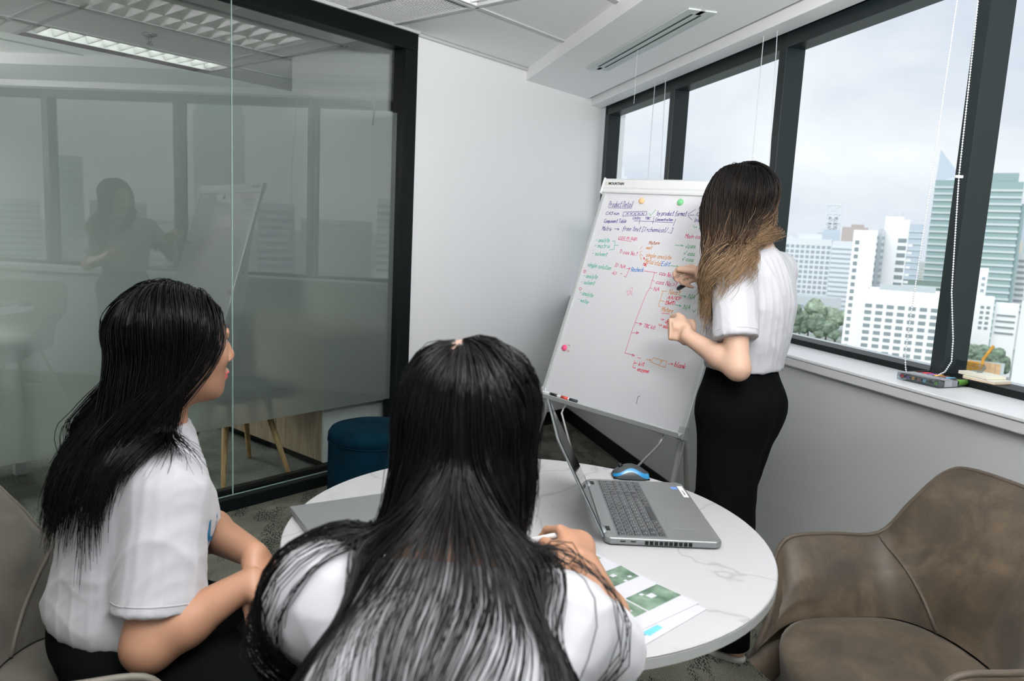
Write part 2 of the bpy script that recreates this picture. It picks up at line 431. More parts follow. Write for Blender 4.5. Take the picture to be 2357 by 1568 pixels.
# ---- slatted return-air grille beside the header of the glass wall
g = thing('air_grille', 'white slatted return air grille in the ceiling beside the black frame', 'air grille', FA @ Matrix.Translation((1.49, -GR, CEIL)))
m = MB().box(.0, 1.2, 0, .02, -.006, .012).box(.0, 1.2, .578, .60, -.006, .012).box(0, .02, .02, .578, -.006, .012).box(1.18, 1.2, .02, .578, -.006, .012)
m.build('frame', M_tee, g)
for x in (.31, .60, .89): MB().box(x - .012, x + .012, .02, .578, -.005, .012).build('cross_bar', M_tee, g)
m = MB()
for j in range(38):
    y = .027 + j * .01465
    m.obox((.6, y, .006), (.58, 0, 0), (0, .0045, .0035), (0, -.0008, .0010))
stuff(m.build('slats', M_white, g))
MB().box(.02, 1.18, .02, .578, .035, .04).build('backing', P('backing_grey', (.35, .36, .36), .8), g)  # plain grey sheet behind the slats

# ---- linear slot diffuser in the soffit, with its paper tell-tale
M_slot = P('dark_slot', (.03, .045, .045), .6)
M_dif = P('pale_grey_metal', (.60, .65, .64), .45)
d = thing('air_diffuser', 'long pale metal slot diffuser with two dark slots in the soffit', 'air vent', FW @ Matrix.Translation((3.03, .0, 2.352)))
m = MB()
for y0, y1 in ((.2, .238), (.252, .278), (.292, .335)): m.box(0, 1.24, y0, y1, -.008, -.0004)
m.box(0, .06, .238, .292, -.008, -.0004).box(1.18, 1.24, .238, .292, -.008, -.0004)
m.build('faceplate', M_dif, d, bevel=.002)
for y0, y1 in ((.238, .252), (.278, .292)): MB().box(.06, 1.18, y0, y1, -.0065, -.0004).build('slot', M_slot, d)
r = MB()
pts = [(.715, .25, 0), (.715, .252, -.12), (.712, .25, -.2), (.705, .254, -.27)]
r.grid([[(p[0] - .006, p[1], p[2] - .01) for p in pts], [(p[0] + .006, p[1] - .004, p[2] - .01) for p in pts]])
o = r.build('air_ribbon', M_white, None, frame=d.matrix_world.copy()); sm = o.modifiers.new('t', 'SOLIDIFY'); sm.thickness = .001
tag(o, 'thin white ribbon dangling from the slot diffuser', 'ribbon')

# ---- sprinkler next door
M_steel = P('dull_steel', (.35, .38, .36), .35, metal=.8)
s = thing('sprinkler', 'small metal sprinkler head under the ceiling behind the glass wall', 'sprinkler', FA @ Matrix.Translation((2.089, 1.438, CEIL)))
MB().lathe([(.04, .004), (.04, -.002), (.02, -.012), (.012, -.014)], 20).build('escutcheon', M_steel, s, smooth=True)
MB().tube([(0, 0, -.01), (0, 0, -.05)], .008, 10).tube([(0, 0, -.045), (0, 0, -.055)], [.004, .02], 12).build('sprinkler_body', M_steel, s, smooth=True)

# ---- credenza, wooden-legged chair and desk next door
def wood_mat(name, c0, c1, sc=(2, 30, 30)):
    m, N, L, b = nodes(name); tc = N.new('ShaderNodeTexCoord'); mp = N.new('ShaderNodeMapping'); mp.inputs['Scale'].default_value = sc
    n = N.new('ShaderNodeTexNoise'); n.inputs['Scale'].default_value = 2; n.inputs['Detail'].default_value = 6; n.inputs['Distortion'].default_value = .6
    r = N.new('ShaderNodeValToRGB'); e = r.color_ramp.elements; e[0].position = .35; e[1].position = .65; e[0].color = (*c0, 1); e[1].color = (*c1, 1)
    L.new(tc.outputs['Object'], mp.inputs[0]); L.new(mp.outputs[0], n.inputs['Vector']); L.new(n.outputs['Fac'], r.inputs[0]); L.new(r.outputs[0], b.inputs['Base Color'])
    b.inputs['Roughness'].default_value = .45; return m
M_oak = wood_mat('pale_oak_veneer', (.33, .25, .17), (.50, .40, .28), (30, 30, 2))
M_beech = wood_mat('beech', (.42, .25, .10), (.58, .38, .17), (30, 30, 3))
c = thing('credenza', 'pale oak cabinet with white end panel behind the glass wall', 'cabinet', FA @ Matrix.Translation((2.42, .155, 0)))
MB().box(.02, .44, .02, 1.35, .055, .74).build('body', M_white, c)
MB().box(.0, .44, -.001, .018, .055, .745).build('end_panel', M_white, c, bevel=.002)
for k in range(3): MB().box(0, .018, .022 + k * .45, .466 + k * .45, .058, .74).build('door', M_oak, c, bevel=.002)
MB().box(.05, .44, .03, 1.34, 0, .055).build('plinth', M_black, c)
MB().box(-.005, .44, -.003, 1.36, .745, .765).build('top', M_oak, c, bevel=.002)
M_darkfab = P('dark_grey_fabric', (.06, .075, .08), .9)
ch = thing('wooden_chair', 'grey upholstered chair with tapered beech legs behind the glass wall', 'chair', FA @ Matrix.Translation((2.06, .60, 0)))
for a, b in (((.19, -.38), (.10, -.24)), ((.21, .06), (.12, -.02)), ((-.20, .0), (-.1, -.03)), ((-.19, -.37), (-.1, -.24)), ):
    MB().tube([(a[0], a[1], 0), (a[0] * .98 + b[0] * .02, a[1] * .98 + b[1] * .02, .012), (b[0], b[1], .45)], [.011, .012, .021], 12).build('leg', M_beech, ch, smooth=True)
bm_ = MB().box(-.23, .23, -.40, .12, .45, .52); bm_.build('seat', M_darkfab, ch, bevel=.03, seg=4)
MB().box(-.22, .22, .08, .13, .52, .86).build('backrest', M_darkfab, ch, bevel=.025, seg=4)
dk = thing('desk', 'white topped desk on white legs behind the frosted glass', 'desk', FA @ Matrix.Translation((.55, 1.1, 0)))
MB().box(-.6, .74, 0, .7, .70, .73).build('top', M_white, dk, bevel=.004)
for x, y in ((.70, .06), (.70, .64), (-.55, .06), (-.55, .64)): MB().box(x - .025, x + .025, y - .025, y + .025, 0, .70).build('leg', M_white, dk)

# ---------------------------------------------------------------- the city outside
GZ = -30.0
def pale(name, col, rough=.8): return P(name, col, rough, spec=.25)  # city paints set paler than the buildings: distance haze mixed into the colour
B_white = pale('white_render', (.82, .84, .85)); B_white2 = pale('cool_white_render', (.70, .74, .77))
B_grey = pale('grey_concrete', (.50, .55, .58)); B_brown = pale('brown_roof', (.50, .44, .43)); B_beige = pale('beige_render', (.80, .73, .62))
B_blue = pale('blue_grey_cladding', (.50, .57, .65)); B_teal = pale('teal_glass', (.30, .41, .42), .35); B_band = pale('hazed_spandrel', (.56, .63, .64))
B_win = P('dark_window_glass', (.24, .29, .31), .2); B_win2 = P('hazed_window_glass', (.34, .40, .45), .25); B_green = pale('dark_green_podium', (.20, .27, .25))  # glass tones carry the same painted haze
M_ground = P('city_ground', (.36, .40, .38), .95, vary=.35, vscale=.02)
S(MB().box(-3000, 4000, -2500, 4000, GZ - 1, GZ).build('ground', M_ground))
def bld(name, label, az0, az1, D, z1, depth, mat, yaw=0.0, roof=None, z0=GZ, group=None):
    """building whose front spans the bearings az0..az1 at distance D; local x along the front, y away, z up"""
    am = (az0 + az1) / 2; wd = D * (az1 - az0)
    fr = TR((D * math.sin(am), D * math.cos(am), z0), -am + yaw)
    t = thing(name, label, 'building', fr, group)
    h = z1 - z0
    MB().box(-wd / 2, wd / 2, 0, depth, 0, h).build('tower_block', mat, t)
    m = MB().box(-wd / 2, wd / 2, .0, .4, h, h + 1.0).box(-wd / 2, wd / 2, depth - .4, depth, h, h + 1.0).box(-wd / 2, -wd / 2 + .4, .4, depth - .4, h, h + 1).box(wd / 2 - .4, wd / 2, .4, depth - .4, h, h + 1)
    m.build('parapet', mat, t)
    return t, wd, h
def windows(t, xs, zs, ww_, hh, mat, y=0.0, name='window', skip=0):
    proto = None; rr = random.Random(3)
    for z in zs:
        for x in xs:
            if skip and rr.random() < skip: continue
            if proto is None:
                proto = MB().box(-ww_ / 2, ww_ / 2, -.12, .1, -hh / 2, hh / 2).build(name, mat, t); proto.location = (x, y, z)
            else: copy_part(proto, t, (x, y, z))
def bands(t, wd, zs, hh, mat, y=0.0, name='floor_band', depth=None):
    proto = None
    for z in zs:
        if proto is None:
            m = MB().box(-wd / 2 - .25, wd / 2 + .25, y - .35, y + .3, 0, hh)
            if depth: m.box(-wd / 2 - .3, -wd / 2 + .1, y + .3, depth, 0, hh).box(wd / 2 - .1, wd / 2 + .3, y + .3, depth, 0, hh)
            proto = m.build(name, mat, t); proto.location = (0, 0, z)
        else: copy_part(proto, t, (0, 0, z))
fr = np.arange
# broad white block with a grid of small windows
t, wd, h = bld('apartment_block', 'long white block with a dense grid of small dark windows, left of the slim slab', .3423, .3962, 330, 5.0, 14, B_white2)
windows(t, [-wd / 2 + wd / 9 * (i + .5) for i in range(9)], [h - 2.2 - 2.05 * j for j in range(12)], 1.25, 1.1, B_win2)
MB().box(-4, 5, 2, 9, h, h + 3).build('plant_room', B_white2, t)
MB().box(-9, -6, 1, 6, h, h + 1.8).build('plant_room', B_white2, t)
t, wd, h = bld('office_block', 'white block of thin horizontal louvres beside the grid-windowed block', .3970, .4253, 330, 4.6, 12, B_white2)
bands(t, wd, [h - 2.2 - 1.9 * j for j in range(15)], .5, B_blue)
t, wd, h = bld('podium_block', 'low grey block at the foot of the grid-windowed apartments', .3432, .4142, 300, -17, 16, B_grey)
windows(t, [-wd / 2 + 5, -wd / 2 + 7.5, -wd / 2 + 10], [h - 2.5, h - 5, h - 7.5], 1.8, 1.0, B_win2)
# lattice crowned tower
t, wd, h = bld('lattice_tower', 'pale tower topped by an open lattice frame, far behind the white blocks', .3847, .4035, 520, 14, 9, B_blue)
m = MB(); x0, x1 = -wd / 2 + 1, wd / 2 - .5
for y in (1, 8):
    for x in (x0, x1, (x0 + x1) / 2): m.tube([(x, y, h), (x, y, h + 17)], .35, 6)
    for k in range(3):
        z = h + 5.5 * k; m.tube([(x0, y, z), (x1, y, z + 5.5)], .22, 6).tube([(x1, y, z), (x0, y, z + 5.5)], .22, 6).tube([(x0, y, z + 5.5), (x1, y, z + 5.5)], .3, 6)
m.build('lattice_frame', B_white2, t)
MB().box(x0 + 1.2, x1 - 1.2, 2, 7, h, h + 9).build('upper_block', B_white2, t)
windows(t, [x0 + 2.2, x1 - 2.2], [h + 2, h + 5, h + 8], 1.6, 1.6, B_win2, y=2)
MB().box(-wd / 2 - 3, wd / 2 + .5, -1, 9, h - 6, h - 1).build('shoulder_block', B_blue, t)
# slim white slab with one column of windows
t, wd, h = bld('slab_tower', 'slim blank white slab with a single column of square windows', .4191, .4452, 215, 6.2, 9, B_white)
windows(t, [-wd / 2 + 1.1], [h - 2.2 - 1.82 * j for j in range(17)], .95, .95, B_win)
t, wd, h = bld('shaded_block', 'shaded side of the slim slab, painted grey, between the two tall white towers', .4462, .4514, 223, 7.0, 8, B_grey)  # slab's shaded side built as a grey block, its shade in the paint
windows(t, [-.8, .8], [h - 1.5 - 1.7 * j for j in range(18)], .7, .8, B_win2)
t, wd, h = bld('brown_roofed_block', 'brownish flat roofed block peeping over the white slab', .4059, .4349, 420, 13, 12, B_brown)
MB().box(-2, 4, 2, 8, h, h + 2.5).build('plant_room', B_brown, t)
# tall white tower with a column of wide windows
t, wd, h = bld('white_tower', 'tall white tower with a column of wide windows down its right edge', .4520, .4782, 225, 9.6, 12, B_white)
windows(t, [wd / 2 - 1.3], [h - 4.5 - 1.95 * j for j in range(14)], 2.0, 1.05, B_win)
m = MB()
for j in range(12): m.box(wd / 2, wd / 2 + 1.2, .5, 3, h - 6 - 1.95 * j, h - 5.4 - 1.95 * j)
m.build('balcony_slab', B_white, t)
MB().tube([(wd / 2 - 2, 4, h), (wd / 2 - 2, 4, h + 3)], .12, 6).build('mast', B_grey, t)
MB().box(-wd / 2, wd / 2 - 1.5, 2, 8, h, h + 1.8).build('plant_room', B_white, t)
# white hotel with rows of windows
t, wd, h = bld('hotel_block', 'wide white block with rows of dark windows standing just below the sill', .4385, .5290, 200, -8.2, 14, B_white)
cols = [-wd / 2 + 1.2] + [-wd / 2 + 3.6 + 2.33 * i for i in range(7)]
windows(t, cols, [h - 3.0 - 1.62 * j for j in range(12)], 1.5, .85, B_win)
MB().box(-6, 6, 2, 10, h, h + 2).build('plant_room', B_grey, t)
t, wd, h = bld('grey_tower', 'slender grey glass tower right of the tall white tower', .4740, .4936, 420, 15.6, 12, B_blue)
bands(t, wd, [h - 3 - 3 * j for j in range(14)], .5, B_band)
t, wd, h = bld('blue_tower', 'pale blue tower just left of the pointed teal tower', .4985, .5149, 380, 22, 12, B_blue)
bands(t, wd, [h - 3 - 2.6 * j for j in range(17)], .6, B_white2)
MB().box(-wd / 2 + .5, wd / 2 - 2, 2, 8, h, h + 3).build('plant_room', B_blue, t)
# pointed teal tower
t, wd, h = bld('pointed_tower', 'tall teal glass tower with a slanting pointed crown', .4990, .5374, 340, 30, 16, B_teal)
bands(t, wd, [h - 2.2 - 2.45 * j for j in range(22)], .8, B_band)
MB().add([(-wd / 2, 0, h), (wd / 2, 0, h), (wd / 2, 16, h), (-wd / 2, 16, h), (-wd / 2 + .4, 2, h + 13), (-wd / 2 + .4, 12, h + 13), (-wd / 2 + 8, 2, h + 3), (-wd / 2 + 8, 12, h + 3)],
         [(0, 1, 6, 4), (1, 2, 7, 6), (2, 3, 5, 7), (3, 0, 4, 5), (4, 6, 7, 5)]).build('slanted_crown', B_blue, t)
t, wd, h = bld('green_podium', 'dark green flat podium between the white hotel and the pointed tower', .4700, .5260, 300, -8.6, 14, B_green)
bands(t, wd, [h - 1.0, h - 3.2], .5, B_band)
# stepped teal tower on the right
t, wd, h = bld('stepped_tower', 'tall teal banded tower with a stepped top behind the right window', .5480, .5840, 300, 26, 16, B_teal)
bands(t, wd, [h - 2.2 - 2.25 * j for j in range(23)], .75, B_band)
MB().box(-wd / 2 + 1, wd / 2 - 1.6, 1, 12, h, h + 4).build('upper_block', B_teal, t)
MB().box(wd / 2, wd / 2 + 1.3, 1, 12, 0, h - 6).build('side_block', B_teal, t)
t, wd, h = bld('slate_tower', 'blue grey ribbed tower at the far right edge of the view', .5830, .6250, 420, 22.3, 16, B_blue)
m = MB()
for i in range(10): m.box(-wd / 2 + wd / 10 * i, -wd / 2 + wd / 10 * i + .5, -.3, .3, 0, h)
m.build('rib', B_grey, t)
t, wd, h = bld('beige_tower', 'narrow beige tower in front of the stepped teal tower', .5765, .5905, 330, 7.5, 10, B_beige)
windows(t, [0], [h - 3 - 3 * j for j in range(9)], 1.2, 1.0, B_win2)
t, wd, h = bld('white_annex', 'narrow white block with window strips leaning on the beige tower', .5870, .6000, 318, 3.0, 10, B_white)
bands(t, wd * .5, [h - 2 - 2 * j for j in range(10)], .7, B_win2)
t, wd, h = bld('white_stump', 'plain white block at the foot of the stepped teal tower', .5440, .5626, 262, -2.4, 10, B_white)
windows(t, [wd / 2 - 1], [h - 2 - 1.8 * j for j in range(5)], .8, .8, B_win2)
t, wd, h = bld('low_white_block', 'low white block with dark window columns above the trees', .5440, .5722, 238, -10, 12, B_white)
windows(t, [wd / 2 - 1.2, wd / 2 - 2.6], [h - 1.6 - 1.4 * j for j in range(5)], .8, .7, B_win)
t, wd, h = bld('terraced_block', 'low white block with horizontal balcony bands right of the window column', .5735, .5960, 240, -11.6, 12, B_white)
bands(t, wd * .7, [h - 2 - 1.6 * j for j in range(4)], .35, B_win)
t, wd, h = bld('louvred_block', 'near white building with slanting louvres at the right edge of the view', .5850, .6500, 110, -4.6, 14, B_white, yaw=-.9)
m = MB()
for j in range(11): m.obox((wd / 2 - 1.0 - .02 * j, -.1, h - 1.2 - 1.25 * j), (1.1, 0, -.5), (0, .2, 0), (.1, 0, .18))
m.build('louvre', B_grey, t)
t, wd, h = bld('hazy_tower', 'hazy stepped white tower seen through the narrow left window', .1238, .1400, 260, 22, 8, B_white2)
MB().box(-wd / 2, wd / 2 - 1.2, 1, 7, h, h + 4).build('upper_block', B_white2, t)
bands(t, wd, [h - 1.5 - 2.2 * j for j in range(10)], .6, B_blue)
# blocks towards which only the glass wall looks (seen as reflections)
rr = random.Random(11)
for k, (a0, a1, D, z1) in enumerate([(1.30, 1.37, 380, 8), (1.38, 1.42, 300, 4), (1.44, 1.50, 420, 6), (1.52, 1.56, 320, 13), (1.57, 1.66, 430, 4), (1.665, 1.71, 300, 8), (1.76, 1.83, 260, 2), (1.84, 1.90, 400, 7), (1.905, 1.94, 330, 22), (1.95, 2.05, 420, 6), (2.06, 2.12, 300, 12)]):
    t, wd, h = bld('distant_block', ['first', 'second', 'third', 'fourth', 'fifth', 'sixth', 'seventh', 'eighth', 'ninth', 'tenth', 'eleventh'][10 - k] + ' block from the left in the skyline mirrored in the glass wall', a0, a1, D, z1, 14, [B_white2, B_grey, B_blue][k % 3], group='reflected city blocks')
    bands(t, wd, [h - 2.5 - 3 * j for j in range(10)], 1.0, B_win2)
t, wd, h = bld('spire_tower', 'tall tower with a spire that shows as a reflection in the glass wall', 1.725, 1.785, 300, 40, 16, B_grey)
MB().box(-wd / 2 + 1, wd / 2 - 1, 1, 14, h, h + 12).build('upper_block', B_blue, t)
MB().box(-wd / 2 + 3, wd / 2 - 3, 2, 12, h + 12, h + 15).build('crown', B_grey, t)
MB().tube([(0, 7, h + 15), (0, 7, h + 32)], [.8, .15], 8).build('spire', B_grey, t)
# orange hoarding: one panel after another
M_or = P('orange_hoarding', (.62, .30, .04), .7, vary=.2, vscale=.6); M_or2 = P('faded_orange_hoarding', (.62, .42, .24), .7, vary=.15, vscale=.6)
am = .562; hd = thing('site_hoarding', 'orange site hoarding of tall panels below the trees', 'hoarding', TR((212 * math.sin(am), 212 * math.cos(am), -27.4), -am))
MB().box(-5, 6, .12, .25, 0, 4.2).build('frame', B_grey, hd)
for i in range(9): MB().box(-4.6 + 1.1 * i, -4.6 + 1.1 * i + 1.03, -.03 * (i % 2), .11, 0, 4.0 - .05 * (i % 3)).build('panel', M_or if i < 5 else M_or2, hd)
MB().tube([(1.2, -3, 0), (1.5, -3, 5), (3.2, -3, 8.5)], .35, 6).build('excavator_arm', M_or, hd)
# trees
M_leafs = [P('city_tree_leaves', (.20, .27, .20), .9, vary=.5, vscale=.8), P('city_tree_leaves_pale', (.26, .33, .25), .9, vary=.5, vscale=.8)]  # leaf greens lightened too: the city haze is put into them
M_bark = P('bark', (.14, .11, .09), .9)
def crown_mesh(seed, mat):
    bm = bmesh.new(); r2 = random.Random(seed)
    for k in range(9):
        m = Matrix.Translation((r2.uniform(-2.3, 2.3), r2.uniform(-2.3, 2.3), r2.uniform(4, 7.6)))
        r = bmesh.ops.create_icosphere(bm, subdivisions=2, radius=r2.uniform(1.2, 2.1), matrix=m)
        for v in r['verts']: v.co += Vector((r2.gauss(0, .16), r2.gauss(0, .16), r2.gauss(0, .16)))
    me = bpy.data.meshes.new('crown'); bm.to_mesh(me); bm.free(); me.materials.append(mat); return me
crowns = [crown_mesh(s, M_leafs[s % 2]) for s in range(4)]
trunk = MB().tube([(0, 0, 0), (.1, 0, 3), (0, .1, 6)], [.3, .2, .1], 6)
trunk_o = None
def tree(az, D, z, sc, k, label, group):
    global trunk_o
    t = thing('tree', label, 'tree', TR((D * math.sin(az), D * math.cos(az), z), k * 1.3), group); t.scale = (sc,) * 3
    link('crown', crowns[k % 4], t)
    if trunk_o is None: trunk_o = trunk.build('trunk', M_bark, t)
    else: copy_part(trunk_o, t)
ORD = ['first', 'second', 'third', 'fourth', 'fifth', 'sixth', 'seventh', 'eighth']
for k in range(5): tree(.543 + .0088 * k, 223 + 7 * (k % 2), GZ, .95 + .12 * (k % 3), k, ORD[k] + ' tree from the left behind the orange hoarding', 'trees behind the hoarding')
for k in range(8): tree(.338 + .0105 * k, 262 + 14 * (k % 2), GZ, 1.25 + .15 * (k % 3), k + 2, ORD[k] + ' tree from the left at the foot of the white apartment blocks', 'trees below the apartment blocks')

# ---------------------------------------------------------------- round marble table
TZ = .755
def marble():
    m, N, L, b = nodes('white_marble_laminate'); tc = N.new('ShaderNodeTexCoord')
    def vein(scale, dist, p, w, col):
        n = N.new('ShaderNodeTexNoise'); n.inputs['Scale'].default_value = scale; n.inputs['Detail'].default_value = 5; n.inputs['Distortion'].default_value = dist
        L.new(tc.outputs['Object'], n.inputs['Vector'])
        r = N.new('ShaderNodeValToRGB'); e = r.color_ramp.elements
        e[0].position = p - w; e[0].color = (1, 1, 1, 1); e[1].position = p + w; e[1].color = (1, 1, 1, 1)
        k = e.new(p); k.color = (*col, 1); L.new(n.outputs['Fac'], r.inputs[0]); return r
    a = vein(1.15, .5, .5, .0045, (.62, .61, .60)); c = vein(2.6, .9, .57, .006, (.84, .83, .83))
    n = N.new('ShaderNodeTexNoise'); n.inputs['Scale'].default_value = 3; L.new(tc.outputs['Object'], n.inputs['Vector'])
    r = N.new('ShaderNodeValToRGB'); r.color_ramp.elements[0].color = (.335, .335, .34, 1); r.color_ramp.elements[1].color = (.375, .375, .385, 1); L.new(n.outputs['Fac'], r.inputs[0])
    m1 = N.new('ShaderNodeMix'); m1.data_type = 'RGBA'; m1.blend_type = 'MULTIPLY'; m1.inputs['Factor'].default_value = .8
    m2 = N.new('ShaderNodeMix'); m2.data_type = 'RGBA'; m2.blend_type = 'MULTIPLY'; m2.inputs['Factor'].default_value = .8
    L.new(r.outputs[0], m1.inputs['A']); L.new(a.outputs[0], m1.inputs['B']); L.new(m1.outputs['Result'], m2.inputs['A']); L.new(c.outputs[0], m2.inputs['B'])
    L.new(m2.outputs['Result'], b.inputs['Base Color']); b.inputs['Roughness'].default_value = .32
    return m
M_marble = marble()
M_edgeband = P('shaded_edge_band', (.28, .29, .28), .4)  # darkened grey: shade on the table rim is put into the colour
M_grey_met = P('brushed_grey_steel', (.55, .56, .56), .3, metal=.9)
t = thing('round_table', 'round white marble topped meeting table on a pedestal', 'table', TR((.053, 1.489, 0)))
MB().lathe([(.0, TZ - .004), (.494, TZ - .004), (.496, TZ - .002), (.494, TZ), (.0, TZ)], 96).build('tabletop', M_marble, t)
MB().lathe([(.3, TZ - .024), (.493, TZ - .024), (.4965, TZ - .021), (.4965, TZ - .0045), (.3, TZ - .0045)], 96).build('edge_band', M_edgeband, t, smooth=False)
MB().lathe([(.04, .02), (.04, .70), (.16, .705), (.16, TZ - .024)], 32).build('pedestal', M_grey_met, t, smooth=False)
MB().lathe([(.30, 0), (.30, .012), (.28, .016), (.045, .024)], 48).build('base_plate', M_grey_met, t)

# ---------------------------------------------------------------- flip chart easel
M_board = P('whiteboard_enamel', (.66, .66, .69), .16, spec=.5)
M_bframe = P('silver_frame', (.62, .64, .65), .35, metal=.35)
M_header = P('pale_grey_plastic', (.68, .69, .70), .35)
M_cap = P('grey_corner_plastic', (.36, .39, .38), .4)
M_rod = P('silver_rod', (.66, .67, .66), .3, metal=.4)
BLp = Vector((.138, 3.115, .694)); bu = Vector((.70604, -.70747, -.03144)); bv = Vector((.25143, .20892, .94506)); bn = Vector((-.66203, -.67516, .32539))
FB = Matrix((bu, bv, bn)).transposed().to_4x4(); FB.translation = BLp
FBi = FB.inverted()
fc = thing('flipchart_easel', 'white flip chart easel with a handwritten whiteboard and silver legs', 'flip chart', FB)
MB().box(.012, .692, .012, .985, -.012, 0).build('whiteboard', M_board, fc)
for x0, x1 in ((-.004, .016), (.688, .708)):
    MB().box(x0, x1, .008, .93, -.016, .006).build('side_frame', M_bframe, fc, bevel=.003)
m = MB()
sec = [(.918, -.016), (.918, .010), (.926, .013), (.934, .009), (.942, .013), (.975, .013), (.984, .006), (.984, -.016)]
m.add([(x, y, z) for x in (-.008, .712) for y, z in sec], [tuple(range(8)), tuple(range(15, 7, -1))] + [(i, i + 8, (i + 1) % 8 + 8, (i + 1) % 8) for i in range(8)])
m.build('clamp_bar', M_header, fc, bevel=.002)
for x in (-.014, .706): MB().box(x, x + .008, .912, .986, -.018, .015).build('end_cap', M_header, fc, bevel=.003)
m = MB(); sec = [(-.012, -.016), (-.012, .035), (.004, .045), (.006, .042), (-.006, .031), (.012, .004), (.012, -.016)]
m.add([(x, y, z) for x in (-.004, .704) for y, z in sec], [tuple(range(7)), tuple(range(13, 6, -1))] + [(i, i + 7, (i + 1) % 7 + 7, (i + 1) % 7) for i in range(7)])
m.build('pen_tray', M_bframe, fc)
for x in (-.008, .682): MB().box(x, x + .028, -.016, .034, -.02, .009).build('corner_cap', M_cap if x > .3 else M_bframe, fc, bevel=.004, seg=3)
def fl(p): return FBi @ Vector(p)
def leg(a, b, r=.011, name='leg', mid=None):
    pts = [a] + (mid or []) + [b]
    MB().tube([fl(p) for p in pts], r, 10).build(name, M_rod, fc, smooth=True)
topc = BLp + bu * .35 + bv * .90 - bn * .03
leg(BLp + bu * .10 + bv * .9 - bn * .03, (-.03, 3.16, .006)); leg(BLp + bu * .60 + bv * .9 - bn * .03, (.535, 2.545, .006), .0125)
leg(topc - bn * .02, (.80, 2.99, .006), .011)
leg(BLp + bu * .122 - bv * .012 - bn * .02, (.33, 2.86, .30), .0045, 'brace', [BLp + bu * .118 - bv * .05 - bn * .02])
leg(BLp + bu * .615 - bv * .01 - bn * .02, (.40, 2.80, .36), .0045, 'brace', [BLp + bu * .606 - bv * .055 - bn * .02])
for a in ((-.03, 3.16, .0), (.535, 2.545, .0), (.80, 2.99, .0)):
    MB().tube([fl(a), fl(Vector(a) + Vector((0, 0, .03)))], .016, 10).build('rubber_foot', M_black, fc, smooth=True)

# handwriting, stroke by stroke
INK = {'b': (.06, .04, .24), 'g': (.05, .34, .14), 't': (.02, .40, .27), 'm': (.58, .06, .17), 'r': (.66, .02, .05), 'o': (.60, .24, .05), 'n': (.36, .10, .04), 'k': (.01, .02, .04), 'B': (.02, .18, .52), 'p': (.70, .25, .36)}
GLY = {'a': "54 35 14 02 10 30 52|55 51 60", 'b': "09 00|03 25 44 52 40 20 01", 'c': "54 35 14 02 10 30 51", 'd': "59 50|53 35 14 02 10 30 52", 'e': "03 53 45 25 03 01 20 51", 'f': "58 39 27 2-2|05 45",
 'g': "54 35 14 02 10 30 52|55 5-2 3-3 0-2", 'h': "09 00|03 25 44 40", 'i': "15 10|17 18", 'k': "09 00|45 02 40", 'l': "19 10 20", 'm': "05 00|03 25 34 30|33 55 64 60", 'n': "05 00|03 25 44 40", 'o': "35 14 02 10 30 52 44 35",
 'p': "05 0-3|03 25 44 52 40 20 01", 'r': "05 00|03 25 45", 's': "44 25 04 13 32 41 20 01", 't': "29 20 40|06 46", 'u': "05 01 20 41|45 40", 'v': "05 20 45", 'w': "05 10 34 50 65", 'x': "05 40|45 00", 'y': "05 21|45 1-3", 'z': "05 45 00 40",
 'A': "00 39 60|14 54", 'B': "00 09 48 46 05 43 41 00", 'C': "58 39 07 02 20 51", 'D': "00 09 48 54 41 00", 'E': "59 09 00 50|05 45", 'H': "09 00|59 50|05 55", 'I': "19 10", 'M': "00 09 34 69 60", 'N': "00 09 50 59", 'P': "00 09 48 56 44 04", 'R': "00 09 48 56 44 04|24 50", 'S': "58 39 07 35 42 20 01",
 'T': "09 69|39 30", '1': "07 29 20", '3': "08 39 47 25 43 30 01", '4': "49 03 53|46 40", '-': "04 44", '.': "00 10", ')': "09 34 00", '>': "07 44 01", '/': "00 49", '[': "39 09 0-1 3-1", ']': "09 39 3-1 0-1", '?': "07 29 47 24 22|20 10", '%': "00 49|18 07|41 50", '+': "04 44|22 26", '~': "14 30 68"}
def parse(s):
    out = []
    for st in s.split('|'):
        pts = []
        for tok in st.split(): pts.append((int(tok[0]), int(tok[1:])))
        out.append(pts)
    return out
GLY = {k: parse(v) for k, v in GLY.items()}
def ribbon(mb, pts, w, z):
    for i in range(len(pts) - 1):
        a, b = Vector(pts[i]), Vector(pts[i + 1]); d = b - a
        if d.length < 1e-5: continue
        d.normalize(); q = Vector((-d.y, d.x)) * w / 2; a = a - d * w * .35; b = b + d * w * .35
        mb.add([(p.x, p.y, z) for p in (a - q, b - q, b + q, a + q)], [(0, 1, 2, 3)])
def write(mb, s, u0, v0, u1, v1, h, rnd, z=.0006, w=.0021):
    adv = [(max(x for st in GLY[c] for x, y in st) + 1.7) if c in GLY else 4 for c in s]
    tot = sum(adv) - 1.7; d = Vector((u1 - u0, v1 - v0)); ln = d.length; d.normalize(); q = Vector((-d.y, d.x))
    k = ln / tot; kh = h / 9.0; x = 0
    for c, a in zip(s, adv):
        dy = rnd.uniform(-.25, .25)
        for st in GLY.get(c, []):
            ribbon(mb, [tuple(Vector((u0, v0)) + d * k * (x + px + .16 * py + rnd.uniform(-.14, .14)) + q * kh * (py + dy + rnd.uniform(-.2, .2))) for px, py in st], w, z)
        x += a
